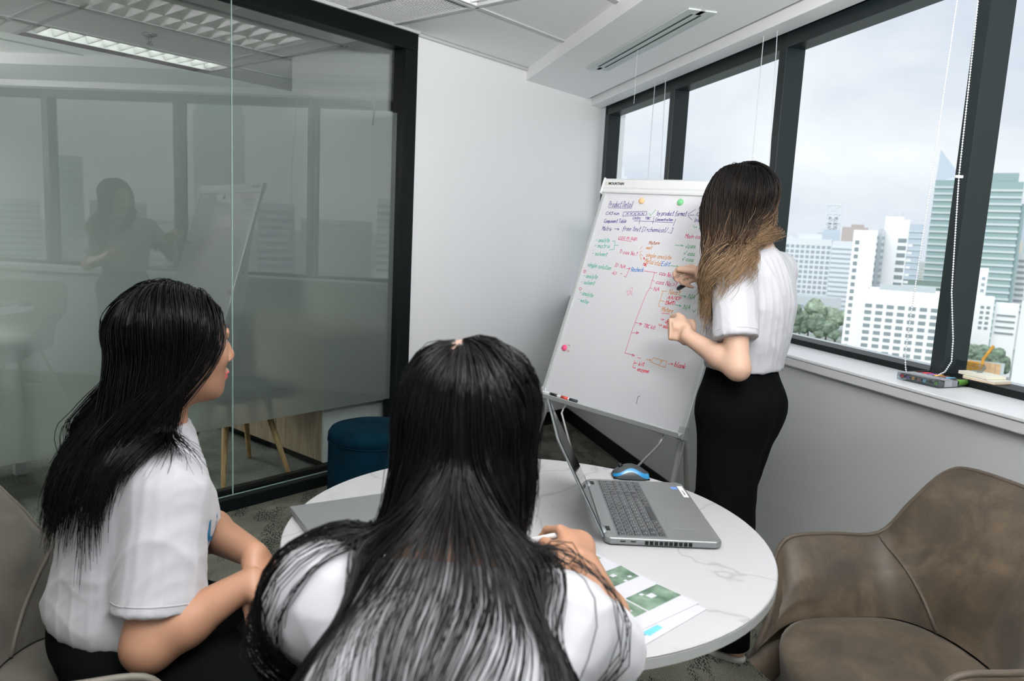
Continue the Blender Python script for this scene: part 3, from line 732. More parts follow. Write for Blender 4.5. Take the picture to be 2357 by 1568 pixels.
TEXTS=[('Product Detail',0.047,0.857,0.171,0.860,0.0259,'b'),('CAS',0.045,0.820,0.082,0.821,0.0141,'b'),('vun',0.087,0.822,0.114,0.823,0.0151,'b'),('xxxxx',0.151,0.824,0.241,0.829,0.0194,'b'),('by product format',0.306,0.831,0.443,0.835,0.0198,'b'),('NA',0.490,0.866,0.514,0.865,0.0126,'b'),('CASH',0.489,0.839,0.527,0.839,0.0126,'b'),('lnso',0.487,0.813,0.519,0.814,0.0157,'b'),('TBC',0.514,0.785,0.542,0.785,0.0124,'g'),('CASH',0.193,0.807,0.225,0.808,0.0102,'b'),('TBC',0.253,0.810,0.279,0.811,0.0100,'b'),('Concentration',0.306,0.808,0.388,0.811,0.0110,'b'),('Component Table',0.049,0.784,0.164,0.790,0.0163,'b'),('Matrix',0.051,0.750,0.100,0.750,0.0174,'b'),('free text [%+chemical/...]',0.158,0.755,0.400,0.762,0.0204,'b'),('cas m sup.',0.150,0.717,0.249,0.718,0.0203,'m'),('- analyte',0.037,0.695,0.109,0.700,0.0186,'t'),('- matrix',0.038,0.670,0.119,0.673,0.0185,'t'),('- solvent',0.039,0.635,0.118,0.636,0.0184,'t'),('1) cas No.1',0.177,0.657,0.266,0.653,0.0156,'m'),('Mixture',0.310,0.705,0.359,0.709,0.0141,'n'),('neat',0.304,0.684,0.331,0.687,0.0141,'o'),('single analyte',0.314,0.653,0.433,0.652,0.0172,'o'),('Metal std.',0.316,0.628,0.393,0.622,0.0182,'o'),('TBC',0.310,0.614,0.331,0.614,0.0107,'r'),('Edit',0.397,0.622,0.436,0.624,0.0178,'B'),('~NA',0.483,0.614,0.522,0.615,0.0174,'g'),('~cas',0.481,0.704,0.525,0.707,0.0176,'g'),('~ cas',0.482,0.677,0.532,0.676,0.0175,'g'),('~ cas',0.482,0.653,0.533,0.652,0.0164,'g'),('Main cas',0.467,0.745,0.543,0.747,0.0167,'m'),('single solution',0.034,0.583,0.159,0.579,0.0195,'t'),('3) NA',0.173,0.596,0.229,0.593,0.0155,'m'),('Recheck',0.264,0.585,0.322,0.589,0.0184,'B'),('4)  -',0.173,0.560,0.224,0.563,0.0143,'m'),('cas No.1',0.401,0.585,0.466,0.580,0.0177,'m'),('Neat',0.510,0.580,0.546,0.579,0.0162,'o'),('cas No.>1',0.398,0.548,0.490,0.545,0.0176,'m'),('NA',0.397,0.517,0.422,0.519,0.0155,'m'),('Neat',0.469,0.513,0.518,0.515,0.0193,'o'),('AA/ICP',0.471,0.493,0.528,0.496,0.0131,'r'),('Multi',0.469,0.472,0.508,0.475,0.0151,'r'),('Mixture',0.460,0.441,0.511,0.442,0.0181,'o'),('NA',0.557,0.507,0.587,0.506,0.0178,'g'),('NA',0.551,0.464,0.580,0.464,0.0177,'g'),('dye',0.492,0.398,0.516,0.398,0.0169,'r'),('solvent Std',0.488,0.379,0.554,0.373,0.0159,'r'),('- analyte',0.029,0.532,0.104,0.534,0.0182,'t'),('- solvent',0.028,0.504,0.099,0.506,0.0182,'t'),('- analyte',0.037,0.458,0.110,0.452,0.0180,'t'),('- water',0.038,0.428,0.099,0.420,0.0169,'t'),('TBC kit',0.401,0.367,0.454,0.366,0.0142,'m'),('?',0.518,0.237,0.527,0.237,0.0161,'o'),('blank',0.585,0.242,0.631,0.241,0.0195,'r'),('kit',0.431,0.215,0.455,0.217,0.0145,'r'),('enzyme',0.432,0.193,0.484,0.194,0.0164,'r')]
LINES=[('b',0.049,0.852,0.171,0.855),('b',0.138,0.818,0.137,0.837,0.251,0.845,0.258,0.829,0.138,0.818),('g',0.268,0.837,0.277,0.828,0.293,0.854),('b',0.450,0.842,0.477,0.864),('b',0.451,0.838,0.478,0.841),('b',0.452,0.835,0.475,0.820),('g',0.489,0.798,0.496,0.789,0.506,0.791,0.500,0.794),('b',0.203,0.801,0.392,0.804),('b',0.230,0.817,0.234,0.788),('b',0.296,0.824,0.299,0.792),('b',0.401,0.819,0.398,0.790),('b',0.116,0.760,0.140,0.759,0.131,0.763),('b',0.140,0.759,0.135,0.754),('m',0.153,0.714,0.221,0.711),('t',0.123,0.705,0.139,0.706,0.146,0.670,0.123,0.665),('t',0.143,0.688,0.163,0.689),('o',0.274,0.682,0.282,0.693),('o',0.279,0.668,0.288,0.675),('o',0.281,0.659,0.297,0.637),('o',0.282,0.663,0.297,0.655),('r',0.303,0.647,0.313,0.642),('r',0.310,0.648,0.307,0.641),('r',0.306,0.650,0.311,0.640),('g',0.439,0.627,0.476,0.627,0.467,0.630),('g',0.476,0.627,0.469,0.622),('g',0.433,0.712,0.470,0.713,0.460,0.716),('g',0.470,0.713,0.463,0.708),('m',0.239,0.594,0.257,0.596,0.250,0.599),('m',0.257,0.596,0.252,0.592),('m',0.325,0.593,0.389,0.592),('m',0.236,0.561,0.247,0.558,0.253,0.595),('m',0.377,0.590,0.378,0.575,0.378,0.554,0.378,0.529,0.368,0.499,0.363,0.445,0.357,0.378,0.354,0.335,0.354,0.293,0.353,0.251,0.390,0.250),('m',0.377,0.560,0.388,0.556),('m',0.377,0.528,0.388,0.526),('o',0.481,0.588,0.497,0.589),('o',0.482,0.584,0.498,0.584),('o',0.490,0.593,0.501,0.587,0.494,0.579),('o',0.434,0.522,0.459,0.523),('o',0.441,0.522,0.440,0.483,0.440,0.460,0.452,0.458),('o',0.440,0.483,0.461,0.481),('r',0.464,0.434,0.501,0.436),('r',0.469,0.469,0.504,0.488),('g',0.520,0.514,0.548,0.513,0.539,0.517),('g',0.548,0.513,0.542,0.508),('g',0.602,0.509,0.607,0.506,0.615,0.510),('g',0.513,0.475,0.539,0.474,0.530,0.477),('g',0.539,0.474,0.533,0.469),('g',0.592,0.465,0.600,0.459,0.607,0.470),('g',0.562,0.437,0.566,0.434,0.565,0.430),('r',0.469,0.414,0.473,0.407,0.483,0.410,0.477,0.413),('r',0.467,0.391,0.471,0.384,0.482,0.387,0.475,0.390),('m',0.358,0.379,0.391,0.378,0.381,0.381,0.382,0.371,0.391,0.378),('m',0.355,0.336,0.389,0.341,0.376,0.344,0.378,0.334,0.389,0.341),('p',0.290,0.500,0.288,0.518,0.294,0.520,0.300,0.506,0.294,0.499,0.282,0.504,0.272,0.500,0.282,0.495,0.279,0.485,0.288,0.485,0.291,0.496,0.302,0.487,0.306,0.490,0.294,0.498),('m',0.566,0.684,0.566,0.633),('m',0.026,0.553,0.020,0.558,0.023,0.565,0.031,0.565,0.035,0.558,0.031,0.552,0.026,0.553),('m',0.030,0.475,0.026,0.480,0.028,0.486,0.036,0.485,0.040,0.480,0.037,0.474,0.030,0.475),('m',0.025,0.563,0.028,0.555),('m',0.352,0.251,0.401,0.249,0.390,0.254,0.390,0.244,0.401,0.249),('m',0.417,0.244,0.433,0.244),('o',0.457,0.244,0.479,0.246,0.471,0.249),('o',0.479,0.246,0.473,0.241),('o',0.481,0.237,0.486,0.257,0.549,0.254,0.548,0.230,0.480,0.238),('r',0.558,0.246,0.578,0.249,0.570,0.252),('r',0.578,0.249,0.573,0.244),('r',0.408,0.230,0.408,0.202,0.422,0.201,0.416,0.204),('r',0.407,0.219,0.420,0.221,0.413,0.223),('k',0.474,0.067,0.472,0.077,0.471,0.091,0.472,0.098,0.478,0.101),('n',0.059,0.232,0.068,0.233,0.071,0.226),('n',0.066,0.203,0.066,0.210,0.075,0.204,0.074,0.212)]
rnd = random.Random(5); inkm = {}
for tx in TEXTS: write(inkm.setdefault(tx[6], MB()), *tx[:6], rnd)
for ln in LINES:
    f = ln[1:]; ribbon(inkm.setdefault(ln[0], MB()), [(f[i], f[i + 1]) for i in range(0, len(f), 2)], .0019, .0006)
names = {'b': 'violet', 'g': 'green', 't': 'teal', 'm': 'crimson', 'r': 'red', 'o': 'orange', 'n': 'brown', 'k': 'black', 'B': 'blue', 'p': 'pink'}
for k, mb in inkm.items():
    o = stuff(mb.build('handwriting', P(names[k] + '_marker_ink', INK[k], .5), fc)); o['label'] = names[k] + ' marker handwriting'
def text_mesh(name, s, size, mat, parent, mat4, bold=0.0, extr=.0004, font_shear=0):
    cu = bpy.data.curves.new(name, 'FONT'); cu.body = s; cu.size = size; cu.offset = bold; cu.extrude = extr; cu.shear = font_shear
    tmp = bpy.data.objects.new(name + '_src', cu); COL.objects.link(tmp)
    dg = bpy.context.evaluated_depsgraph_get(); dg.update()
    me = bpy.data.meshes.new_from_object(tmp.evaluated_get(dg)); bpy.data.objects.remove(tmp)
    me.materials.clear(); me.materials.append(mat)
    o = bpy.data.objects.new(name, me); COL.objects.link(o); o.parent = parent; o.matrix_local = mat4
    return o
M_olive = P('dark_olive_print', (.05, .05, .03), .5)
text_mesh('brand_lettering', 'MOUNTAIN', .0155, M_olive, fc, Matrix.Translation((.020, .953, .0134)), bold=.0006)
MB().tube([(.010 + .0065 * math.cos(a), .958 + .0065 * math.sin(a), .0134) for a in [i * .4488 for i in range(15)]], .0006, 6).tube([(.006, .955, .0134), (.010, .962, .0134), (.014, .955, .0134)], .0005, 6).build('brand_emblem', P('gold_print', (.42, .36, .16), .5), fc)
# magnets
def magnet(name_col, col, u, v, label):
    o = MB().lathe([(.0125, 0), (.0135, .003), (.0125, .006), (.009, .0085), (.004, .0098), (.0, .010)], 24).build('magnet', P(name_col + '_plastic', col, .3), None, smooth=True, frame=FB @ Matrix.Translation((u, v, .0008)))
    tag(o, label, 'magnet')
magnet('peach', (.80, .52, .27), .213, .889, 'round peach yellow magnet near the top of the whiteboard')
magnet('green', (.16, .50, .22), .400, .890, 'round green magnet near the top of the whiteboard')
magnet('pink', (.85, .10, .24), .047, .217, 'round pink magnet low on the left edge of the whiteboard')
# markers lying in the tray
for nm, col, u, ln, lab in (('black', (.01, .012, .012), .075, .05, 'black marker lying in the left end of the pen tray'), ('red', (.62, .06, .05), .135, .05, 'red marker lying in the pen tray beside the black one'), ('dark', (.03, .04, .05), .19, .03, 'short dark marker lying in the pen tray right of the red one')):
    mk = thing('marker_pen', lab, 'marker', FB @ Matrix.Translation((u, .0125, .022)))
    cm = P(nm + '_marker_plastic', col, .35)
    MB().tube([(-ln / 2 - .05, 0, 0), (ln / 2 - .03, 0, 0)], .006, 12).build('barrel', M_white, mk, smooth=True)
    MB().tube([(ln / 2 - .032, 0, 0), (ln / 2 + .005, 0, 0)], .0068, 12).build('cap', cm, mk, smooth=True)

# ---------------------------------------------------------------- laptop
M_lap = P('grey_aluminium', (.19, .20, .203), .38, metal=.55)
M_lap2 = P('grey_plastic_lid', (.15, .165, .17), .42, metal=.3)
M_key = P('dark_keycap', (.018, .020, .022), .45)
M_screen = P('black_display_glass', (.008, .010, .011), .06, spec=.6)
M_legend = P('key_legend_print', (.62, .64, .64), .5)
LW, LD, LH = .366, .238, .0165
lp = thing('laptop', 'open grey laptop with dark keys on the marble table', 'laptop', TR((.322, 1.604, TZ), .015))
MB().prism([(-LD / 2, -LW / 2 + .01), (-LD / 2 + .01, -LW / 2), (LD / 2 - .012, -LW / 2), (LD / 2, -LW / 2 + .012), (LD / 2, LW / 2 - .012), (LD / 2 - .012, LW / 2), (-LD / 2 + .01, LW / 2), (-LD / 2, LW / 2 - .01)], .002, LH).build('base', M_lap, lp, bevel=.003, seg=3)
for x in (-.1, .1):
    for y in (-.15, .15): MB().tube([(x, y, 0), (x, y, .003)], .008, 12).build('foot', M_black, lp)
# keyboard: columns run along y from the near side, rows along x from the hinge
kx0, ky0, kx1, ky1 = -.091, -.170, .008, .166
MB().box(kx0 - .002, kx1 + .002, ky0 - .002, ky1 + .002, LH - .0002, LH + .0003).build('key_well', P('key_well_grey', (.07, .075, .078), .5), lp)  # plain dark grey panel between the keys
rows = [[1] * 16 + [1, 1, 1, 1][:2], [1] * 13 + [1.9] + [1] * 4, [1.5] + [1] * 12 + [1.4] + [1] * 4, [1.75] + [1] * 11 + [2.15] + [1] * 4, [2.3] + [1] * 10 + [2.6] + [1] * 4, [1.3, 1, 1.2, 1.2, 5.0, 1.2, 1.2, .9, 1, .9] + [1.4, 1.4, 1.2]]
kcache = {}; kl = MB(); kr = random.Random(2)
pitch_x = (kx1 - kx0) / 6
for r, row in enumerate(rows):
    tot = sum(row); u = (ky1 - ky0) / tot; y = ky0; x = kx0 + pitch_x * (r + .5)
    for wk in row:
        wy = u * wk - .0026; key = round(wy, 4)
        if key not in kcache:
            b_ = MB(); hx, hy = pitch_x / 2 - .0013, wy / 2
            b_.add([(-hx, -hy, 0), (hx, -hy, 0), (hx, hy, 0), (-hx, hy, 0), (-hx + .0008, -hy + .0008, .0016), (hx - .0008, -hy + .0008, .0016), (hx - .0008, hy - .0008, .0016), (-hx + .0008, hy - .0008, .0016)],
                   [(0, 1, 5, 4), (1, 2, 6, 5), (2, 3, 7, 6), (3, 0, 4, 7), (4, 5, 6, 7)])
            o = b_.build('key', M_key, lp); kcache[key] = o
        else: o = copy_part(kcache[key], lp)
        o.location = (x, y + u * wk / 2, LH + .0003)
        if wk < 4:
            for dx, dy in ((-.003, -.003), (.002, .002), (.002, -.003))[:2 + (r in (2, 3, 4))]:
                cx, cy = x + dx, y + u * wk / 2 + dy
                kl.add([(cx - .0011, cy - .0008, LH + .0021), (cx + .0011, cy - .0008, LH + .0021), (cx + .0011, cy + .0008, LH + .0021), (cx - .0011, cy + .0008, LH + .0021)], [(0, 1, 2, 3)])
        y += u * wk
stuff(kl.build('key_legends', M_legend, lp))
MB().box(.029, .096, -.122, -.002, LH - .0002, LH + .0003).build('touchpad', P('touchpad_grey', (.17, .18, .183), .3, metal=.4), lp, bevel=.0006)
for y in (-.146, .138): MB().box(-LD / 2 + .004, -LD / 2 + .016, y, y + .022, LH - .0003, LH + .0006).build('hinge_slot', M_black, lp)
for y0 in (-.16, .125): MB().tube([(-LD / 2 + .002, y0, LH - .002), (-LD / 2 + .002, y0 + .035, LH - .002)], .006, 12).build('hinge', M_lap2, lp, smooth=True)
for x in (-.083, -.062):
    MB().box(x - .0055, x + .0055, -LW / 2 - .0006, -LW / 2 + .001, .0085, .0115).build('port', M_black, lp, bevel=.001)
v0 = None
for i in range(10):
    x = -.035 + .0098 * i
    if v0 is None: v0 = MB().box(-.0037, .0037, -LW / 2 - .0006, -LW / 2 + .001, .0045, .0125).build('vent_slot', M_black, lp); v0.location = (x, 0, 0)
    else: copy_part(v0, lp, (x, 0, 0))
m = MB().box(.083, .098, .128, .144, LH, LH + .0004); o = m.build('sticker', P('blue_sticker', (.10, .22, .52), .4), lp); o['label'] = 'blue processor sticker'
o = MB().box(.101, .113, .075, .152, LH, LH + .0004).build('sticker', M_white, lp); o['label'] = 'long white label sticker'
o = text_mesh('sticker_print', 'WARRANTY', .006, M_key, lp, Matrix.Translation((.109, .088, LH + .0006)) @ Matrix.Rotation(PI / 2, 4, 'Z'), extr=.0001)
# lid
ld = Matrix.Translation((-LD / 2 - .001, 0, LH - .001)) @ Matrix.Rotation(math.radians(-27.5), 4, 'Y')
def lidbox(x0, x1, y0, y1, z0, z1, name, mat, bev=0):
    o = MB().box(x0, x1, y0, y1, z0, z1).build(name, mat, lp, bevel=bev); o.matrix_local = ld; return o
lidbox(-.0045, .0, -LW / 2, LW / 2, .002, .226, 'lid', M_lap2, .002)
lidbox(.0002, .0012, -LW / 2 + .002, LW / 2 - .002, .004, .224, 'bezel', M_black)
lidbox(.0013, .0018, -LW / 2 + .007, LW / 2 - .007, .018, .215, 'display', M_screen)

# ---------------------------------------------------------------- mouse
M_mgrey = P('dark_grey_plastic', (.022, .026, .029), .42); M_mblue = P('bright_blue_plastic', (.008, .16, .36), .25, coat=.3)
ms = thing('computer_mouse', 'dark grey wireless mouse with a bright blue side band behind the laptop', 'mouse', TR((.324, 1.862, TZ), .02))
def mouse_ring(s, z):   # s 0..1 along x, half width and height profiles
    L_ = .049
    hw = .029 * (math.sin(PI * min(max(s, .0), 1.0)) ** .42) if 0 < s < 1 else 0
    return hw
def mouse_part(za, zb, name, mat, top=False):
    rows_ = []; n = 26
    for i in range(n + 1):
        s = .5 - .5 * math.cos(PI * i / n); x = -.049 + .098 * s
        hw = .030 * (max(0, 1 - (2 * s - 1) ** 4)) ** .5; hw = max(hw, .0004)
        ht = .010 + .0255 * (math.sin(PI * (s * .86 + .09))) ** 1.1
        row = []
        for j in range(21):
            a = PI * j / 20; y = math.cos(a); zf = math.sin(a) ** .8
            row.append((x * (1 - .05 * zf), hw * y * (1 - .12 * zf), .003 + (ht - .003) * zf))
        rows_.append(row)
    # cut to the height range by fraction of local height: clamp
    out = []
    for i, row in enumerate(rows_):
        s = .5 - .5 * math.cos(PI * i / n); zt = max(p[2] for p in row)
        lo, hi = za(s) * zt, zb(s) * zt
        if top: out.append([p if p[2] >= lo else (p[0], p[1], lo) for p in row])
        else:
            out.append([(p[0], p[1] * (1.0 if p[2] > lo else 1), min(max(p[2], lo), hi)) for p in row])
    return MB().grid(out).build(name, mat, ms, smooth=True)
wv = lambda s: .62 + .22 * math.sin(2 * PI * (s - .15))
wl = lambda s: .38 + .30 * math.sin(2 * PI * (s - .15)) - .06
mouse_part(lambda s: .0, lambda s: 1.0, 'shell', M_mgrey, True)
def band(side):
    rows_ = []; n = 30
    for i in range(n + 1):
        s = .02 + .96 * i / n; x = -.049 + .098 * s
        hw = .030 * (max(0, 1 - (2 * s - 1) ** 4)) ** .5
        ht = .010 + .0255 * (math.sin(PI * (s * .86 + .09))) ** 1.1
        c = .006 + (ht - .006) * (.46 + .20 * math.sin(2 * PI * (s - .22))); wd = .0045 + .004 * s * s
        row = []
        for j in range(5):
            z = c + wd * (j / 4 * 2 - 1) * .75; z = min(max(z, .0035), ht * .93)
            zf = (z - .003) / (ht - .003); zf = min(max(zf, 0), .98); a = math.asin(zf ** 1.25)
            row.append((x * (1 - .05 * zf) * 1.012, side * (hw * math.cos(a) * (1 - .12 * zf) + .0007), z))
        rows_.append(row)
    return rows_
m = MB().grid(band(-1)).grid(band(1)); m.build('side_band', M_mblue, ms, smooth=True)
MB().box(-.047, .047, -.022, .022, .0, .004).build('base', M_black, ms, bevel=.001)
MB().tube([(-.028, -.0035, .030), (-.028, .0035, .030)], .006, 14).build('scroll_wheel', M_black, ms, smooth=True)

# ---------------------------------------------------------------- printed sheets and the second laptop
M_paper = P('white_paper', (.40, .40, .435), .7)
def slide(name, seed):
    m, N, L, b = nodes(name); tc = N.new('ShaderNodeTexCoord')
    n = N.new('ShaderNodeTexNoise'); n.inputs['Scale'].default_value = 34; n.inputs['Detail'].default_value = 3
    mp = N.new('ShaderNodeMapping'); mp.inputs['Location'].default_value = (seed, seed * 2, 0)
    r = N.new('ShaderNodeValToRGB'); e = r.color_ramp.elements; e[0].position = .35; e[0].color = (.030, .062, .040, 1); e[1].position = .68; e[1].color = (.13, .19, .14, 1)
    L.new(tc.outputs['Object'], mp.inputs[0]); L.new(mp.outputs[0], n.inputs['Vector']); L.new(n.outputs['Fac'], r.inputs[0]); L.new(r.outputs[0], b.inputs['Base Color']); b.inputs['Roughness'].default_value = .5
    return m
e1 = Vector((-.647, .762, 0)); e2 = Vector((-.762, -.647, 0)); pc = Vector((.339, 1.191, TZ + .0016))
FP = Matrix((e1, -e2, Vector((0, 0, 1)))).transposed().to_4x4(); FP.translation = pc   # x up the sheet, y to its right
sh = thing('printed_sheet', 'white sheet printed with green pictures lying by the laptop', 'paper', FP)
MB().box(0, .297, -.21, 0, -.0003, .0004).build('paper', M_paper, sh)
FPi = FP.inverted()
def prt(par, inv, pts, z, name, mat):
    q = [inv @ Vector((x, y, TZ)) for x, y in pts]
    return MB().add([(p.x, p.y, z) for p in q], [tuple(range(len(q)))]).build(name, mat, par)
for k, pts in enumerate([[(.172, 1.277), (.225, 1.324), (.253, 1.283), (.197, 1.233)], [(.215, 1.195), (.28, 1.255), (.315, 1.218), (.248, 1.156)], [(.165, 1.150), (.213, 1.191), (.245, 1.154), (.199, 1.112)], [(.135, 1.365), (.162, 1.389), (.192, 1.353), (.165, 1.329)], [(.105, 1.22), (.158, 1.265), (.185, 1.222), (.13, 1.178)]]):
    prt(sh, FPi, pts, .0007, 'printed_picture', slide('green_picture_print_%d' % k, 3.1 * k))
for x, y, s in ((.262, 1.21, .008), (.245, 1.212, .004), (.205, 1.28, .006), (.225, 1.262, .004), (.208, 1.152, .010), (.235, 1.28, .004)):
    q = FPi @ Vector((x, y, TZ)); MB().box(q.x - s * .8, q.x + s * .8, q.y - s, q.y + s, .0008, .0009).build('printed_mark', M_paper, sh, bevel=.002)
FP2 = Matrix.Translation((.0095, -.017, -.0009)) @ FP @ Matrix.Rotation(-.07, 4, 'Z')
s2 = thing('printed_sheet', 'white sheet with a teal block half hidden under the picture sheet', 'paper', FP2)
MB().box(0, .297, -.21, 0, -.0003, .0004).build('paper', M_paper, s2)
F2i = FP2.inverted()
prt(s2, F2i, [(.226, 1.088), (.254, 1.114), (.262, 1.106), (.236, 1.079)], .0007, 'printed_picture', P('teal_print', (.10, .34, .45), .5))
prt(s2, F2i, [(.216, 1.079), (.226, 1.088), (.232, 1.082), (.222, 1.073)], .0007, 'printed_picture', P('dark_teal_print', (.08, .20, .24), .5))
# closed silver laptop by the seated listener, hanging a little over the table edge
M_silver = P('silver_aluminium', (.25, .26, .265), .35, metal=.6)
l2 = thing('laptop', 'closed silver laptop at the table edge beside the listener on the left', 'laptop', TR((-.243, 1.478, TZ), math.radians(-58.5)))
MB().box(-.13, .13, -.165, .165, .0, .010).build('base', M_silver, l2, bevel=.004, seg=3)
MB().box(-.13, .13, -.165, .165, .0105, .016).build('lid', M_silver, l2, bevel=.0025, seg=3)
MB().box(-.125, .125, -.16, .16, .0095, .0112).build('seal', M_black, l2)

# ---------------------------------------------------------------- blue pouf
M_velvet = P('blue_velvet', (.0008, .014, .026), .95, spec=.08, vary=.35, vscale=9, bump=.1, bscale=120)
pf = thing('pouf', 'round dark blue velvet pouf standing before the glass wall', 'pouf', TR((-.605, 3.30, 0)))
MB().lathe([(.19, .03), (.205, .06), (.208, .20), (.206, .405), (.2045, .412)], 56).build('side', M_velvet, pf, smooth=True)
MB().lathe([(.2045, .413), (.209, .42), (.207, .445), (.195, .463), (.165, .472), (.08, .475), (.0, .476)], 56).build('cushion_top', M_velvet, pf, smooth=True)
MB().tube([(.207 * math.cos(a), .207 * math.sin(a), .412) for a in np.linspace(0, 2 * PI, 57)], .0035, 8).build('piping', M_velvet, pf, smooth=True)
MB().lathe([(.17, 0), (.17, .03)], 32).build('plinth', M_black, pf)

# ---------------------------------------------------------------- on the sill
SZ = .946
def on_sill(s, y, z=SZ, r=0): return FW @ Matrix.Translation((s, y, z)) @ Matrix.Rotation(r, 4, 'Z')
M_clear = glass_mat('clear_plastic', (.86, .89, .90), 1.45, 1.6)
M_clear2 = glass_mat('milky_plastic', (.84, .87, .88), 1.45, 2.4)
bx = thing('marker_box', 'open clear plastic box of colour markers on the window sill', 'box', on_sill(1.975, -.125, SZ + .0015, .12))
# local: x along the sill, y into the room
X0, X1, Y0, Y1, Hh = -.078, .078, -.075, .075, .024
MB().box(X0, X1, Y0, Y1, 0, .0012).box(X0, X1, Y1 - .0012, Y1, .0012, Hh).box(X0, X1, Y0, Y0 + .0012, .0012, Hh * .5).box(X0, X0 + .0012, Y0 + .0012, Y1 - .0012, .0012, Hh).box(X1 - .0012, X1, Y0 + .0012, Y1 - .0012, .0012, Hh).build('tray', M_clear, bx)
o = MB().grid([[(x, Y1 - .016 + .017 * math.cos(a), .012 + .0125 * math.sin(a)) for a in np.linspace(-PI / 2, PI / 2, 10)] for x in (X0, X1)]).build('rounded_front', M_clear, bx, smooth=True)
MB().box(X0 + .002, X1 - .002, .0, .045, .0222, .0228).build('paper_label', M_paper, bx)
MB().box(X0, X0 + .0012, -.01, .048, .002, .0225).build('paper_label', M_paper, bx)
lidm = Matrix.Translation((0, Y0, .012)) @ Matrix.Rotation(math.radians(-38), 4, 'X')
o = MB().box(X0, X1, -.075, 0, 0, .0012).box(X0, X0 + .0012, -.075, 0, .0012, .016).box(X1 - .0012, X1, -.075, 0, .0012, .016).box(X0, X1, -.0762, -.075, 0, .016).build('lid', M_clear2, bx); o.matrix_local = lidm
m = MB(); ribbon(m, [(-.06, .01), (-.03, .03), (-.02, .012), (.0, .04), (.03, .02), (.05, .038)], .0012, .0231); ribbon(m, [(-.05, .035), (-.04, .02), (-.01, .03)], .0012, .0231); m.build('label_doodle', M_black, bx)
cols = [('red', (.66, .05, .07)), ('purple', (.26, .14, .42)), ('orange', (.85, .45, .10)), ('brown', (.30, .12, .08)), ('sky blue', (.18, .45, .65)), ('black', (.02, .02, .03)), ('green', (.17, .42, .06))]
for i, (nm, c_) in enumerate(cols):
    x = .064 - i * .0213
    mk = thing('marker_pen', nm + ' capped marker lying in the clear box on the sill', 'marker', bx.matrix_world @ Matrix.Translation((x, 0, .0122)))
    pm = P(nm.replace(' ', '_') + '_cap', c_, .35)
    MB().tube([(0, .068, 0), (0, -.025, 0)], .0092, 12).build('barrel', P('dark_barrel' if i else 'smoky_barrel', (.06, .065, .07), .4) if i < 2 else bpy.data.materials['dark_barrel'], mk, smooth=True)
    MB().tube([(0, -.024, 0), (0, -.068, 0)], [.0098, .0092], 12).build('cap', pm, mk, smooth=True)
    MB().tube([(0, .0685, 0), (0, .067, 0)], .006, 12).build('end_plug', pm, mk)
for k, (s, y, z, a, col, lab) in enumerate([(1.885, -.243, .9705, .1, (.78, .62, .46), 'lower tan sticky note pad on the window frame by the marker box'), (1.905, -.243, .982, .0, (.86, .82, .68), 'upper cream sticky note pad on the window frame by the marker box')]):
    pd = thing('note_pad', lab, 'note pad', on_sill(s, y, z, a))
    MB().box(-.055, .055, -.038, .038, 0, .0065).build('sheets', P('cream_paper_%d' % k, col, .8), pd, bevel=.0005)
    MB().box(-.055, .055, -.038, .038, .0066, .0105).build('top_sheets', P('ivory_paper_%d' % k, (.86, .83, .72), .8), pd, bevel=.0005)

# ---------------------------------------------------------------- blind chains and cords
M_bead = P('white_bead', (.80, .81, .82), .35)
def cord(pts, r, label):
    o = MB().tube([ww(*p) for p in pts], r, 6).build('blind_pull', M_bead, None, smooth=True); tag(o, label, 'blind pull')
cord([(4.284, -.11, 2.33), (4.286, -.11, 1.75), (4.286, -.11, 1.1)], .0018, 'thin white blind cord hanging left of the pair before the narrow window')
cord([(4.145, -.11, 2.36), (4.11, -.11, 1.75), (4.10, -.11, 1.1)], .0018, 'thin white blind cord hanging right of the pair before the narrow window')
cord([(3.152, -.11, 2.36), (3.151, -.11, 1.75), (3.16, -.11, 1.1)], .0018, 'thin white blind cord just left of the middle mullion')
cord([(3.050, -.11, 2.36), (3.012, -.11, 1.75), (3.0, -.11, 1.1)], .0018, 'thin white blind cord crossing in front of the middle mullion')
def chain(pts, label, pitch=.0082, r=.0031):
    P_ = [Vector(p) for p in pts]; out = []; acc = 0
    for a, b in zip(P_, P_[1:]):
        l = (b - a).length; q = acc
        while q < l: out.append(a + (b - a) * (q / l)); q += pitch
        acc = q - l
    bm = bmesh.new()
    bmesh.ops.create_icosphere(bm, subdivisions=1, radius=r); base = [v.co.copy() for v in bm.verts]; fs = [[v.index for v in f.verts] for f in bm.faces]; bm.free()
    m = MB()
    for p in out: w_ = ww(*p); m.add([w_ + c for c in base], fs)
    t = thing('blind_chain', label, 'blind chain', Matrix())
    stuff(m.build('beads', M_bead, t, smooth=True))
    MB().tube([ww(*p) for p in pts], .0009, 5).build('thread', M_bead, t)
    return t
chain([(2.058, -.11, 2.33), (2.075, -.11, 1.6), (2.090, -.11, 1.15), (2.092, -.11, 1.02), (2.080, -.107, .975), (2.062, -.10, .953)], 'white beaded blind chain hanging left of the thick mullion')
ch2 = chain([(1.985, -.11, 2.33), (1.966, -.11, 1.62), (1.935, -.11, 1.25), (1.905, -.11, 1.10), (1.905, -.115, 1.03), (1.93, -.12, .992), (1.955, -.123, .978)], 'white beaded blind chain hanging in front of the thick mullion')
m = MB(); p = ww(1.966, -.11, 1.613); m.obox(p, (.012, 0, 0), (0, .004, 0), (0, 0, .004)); m.build('connector', M_bead, ch2)

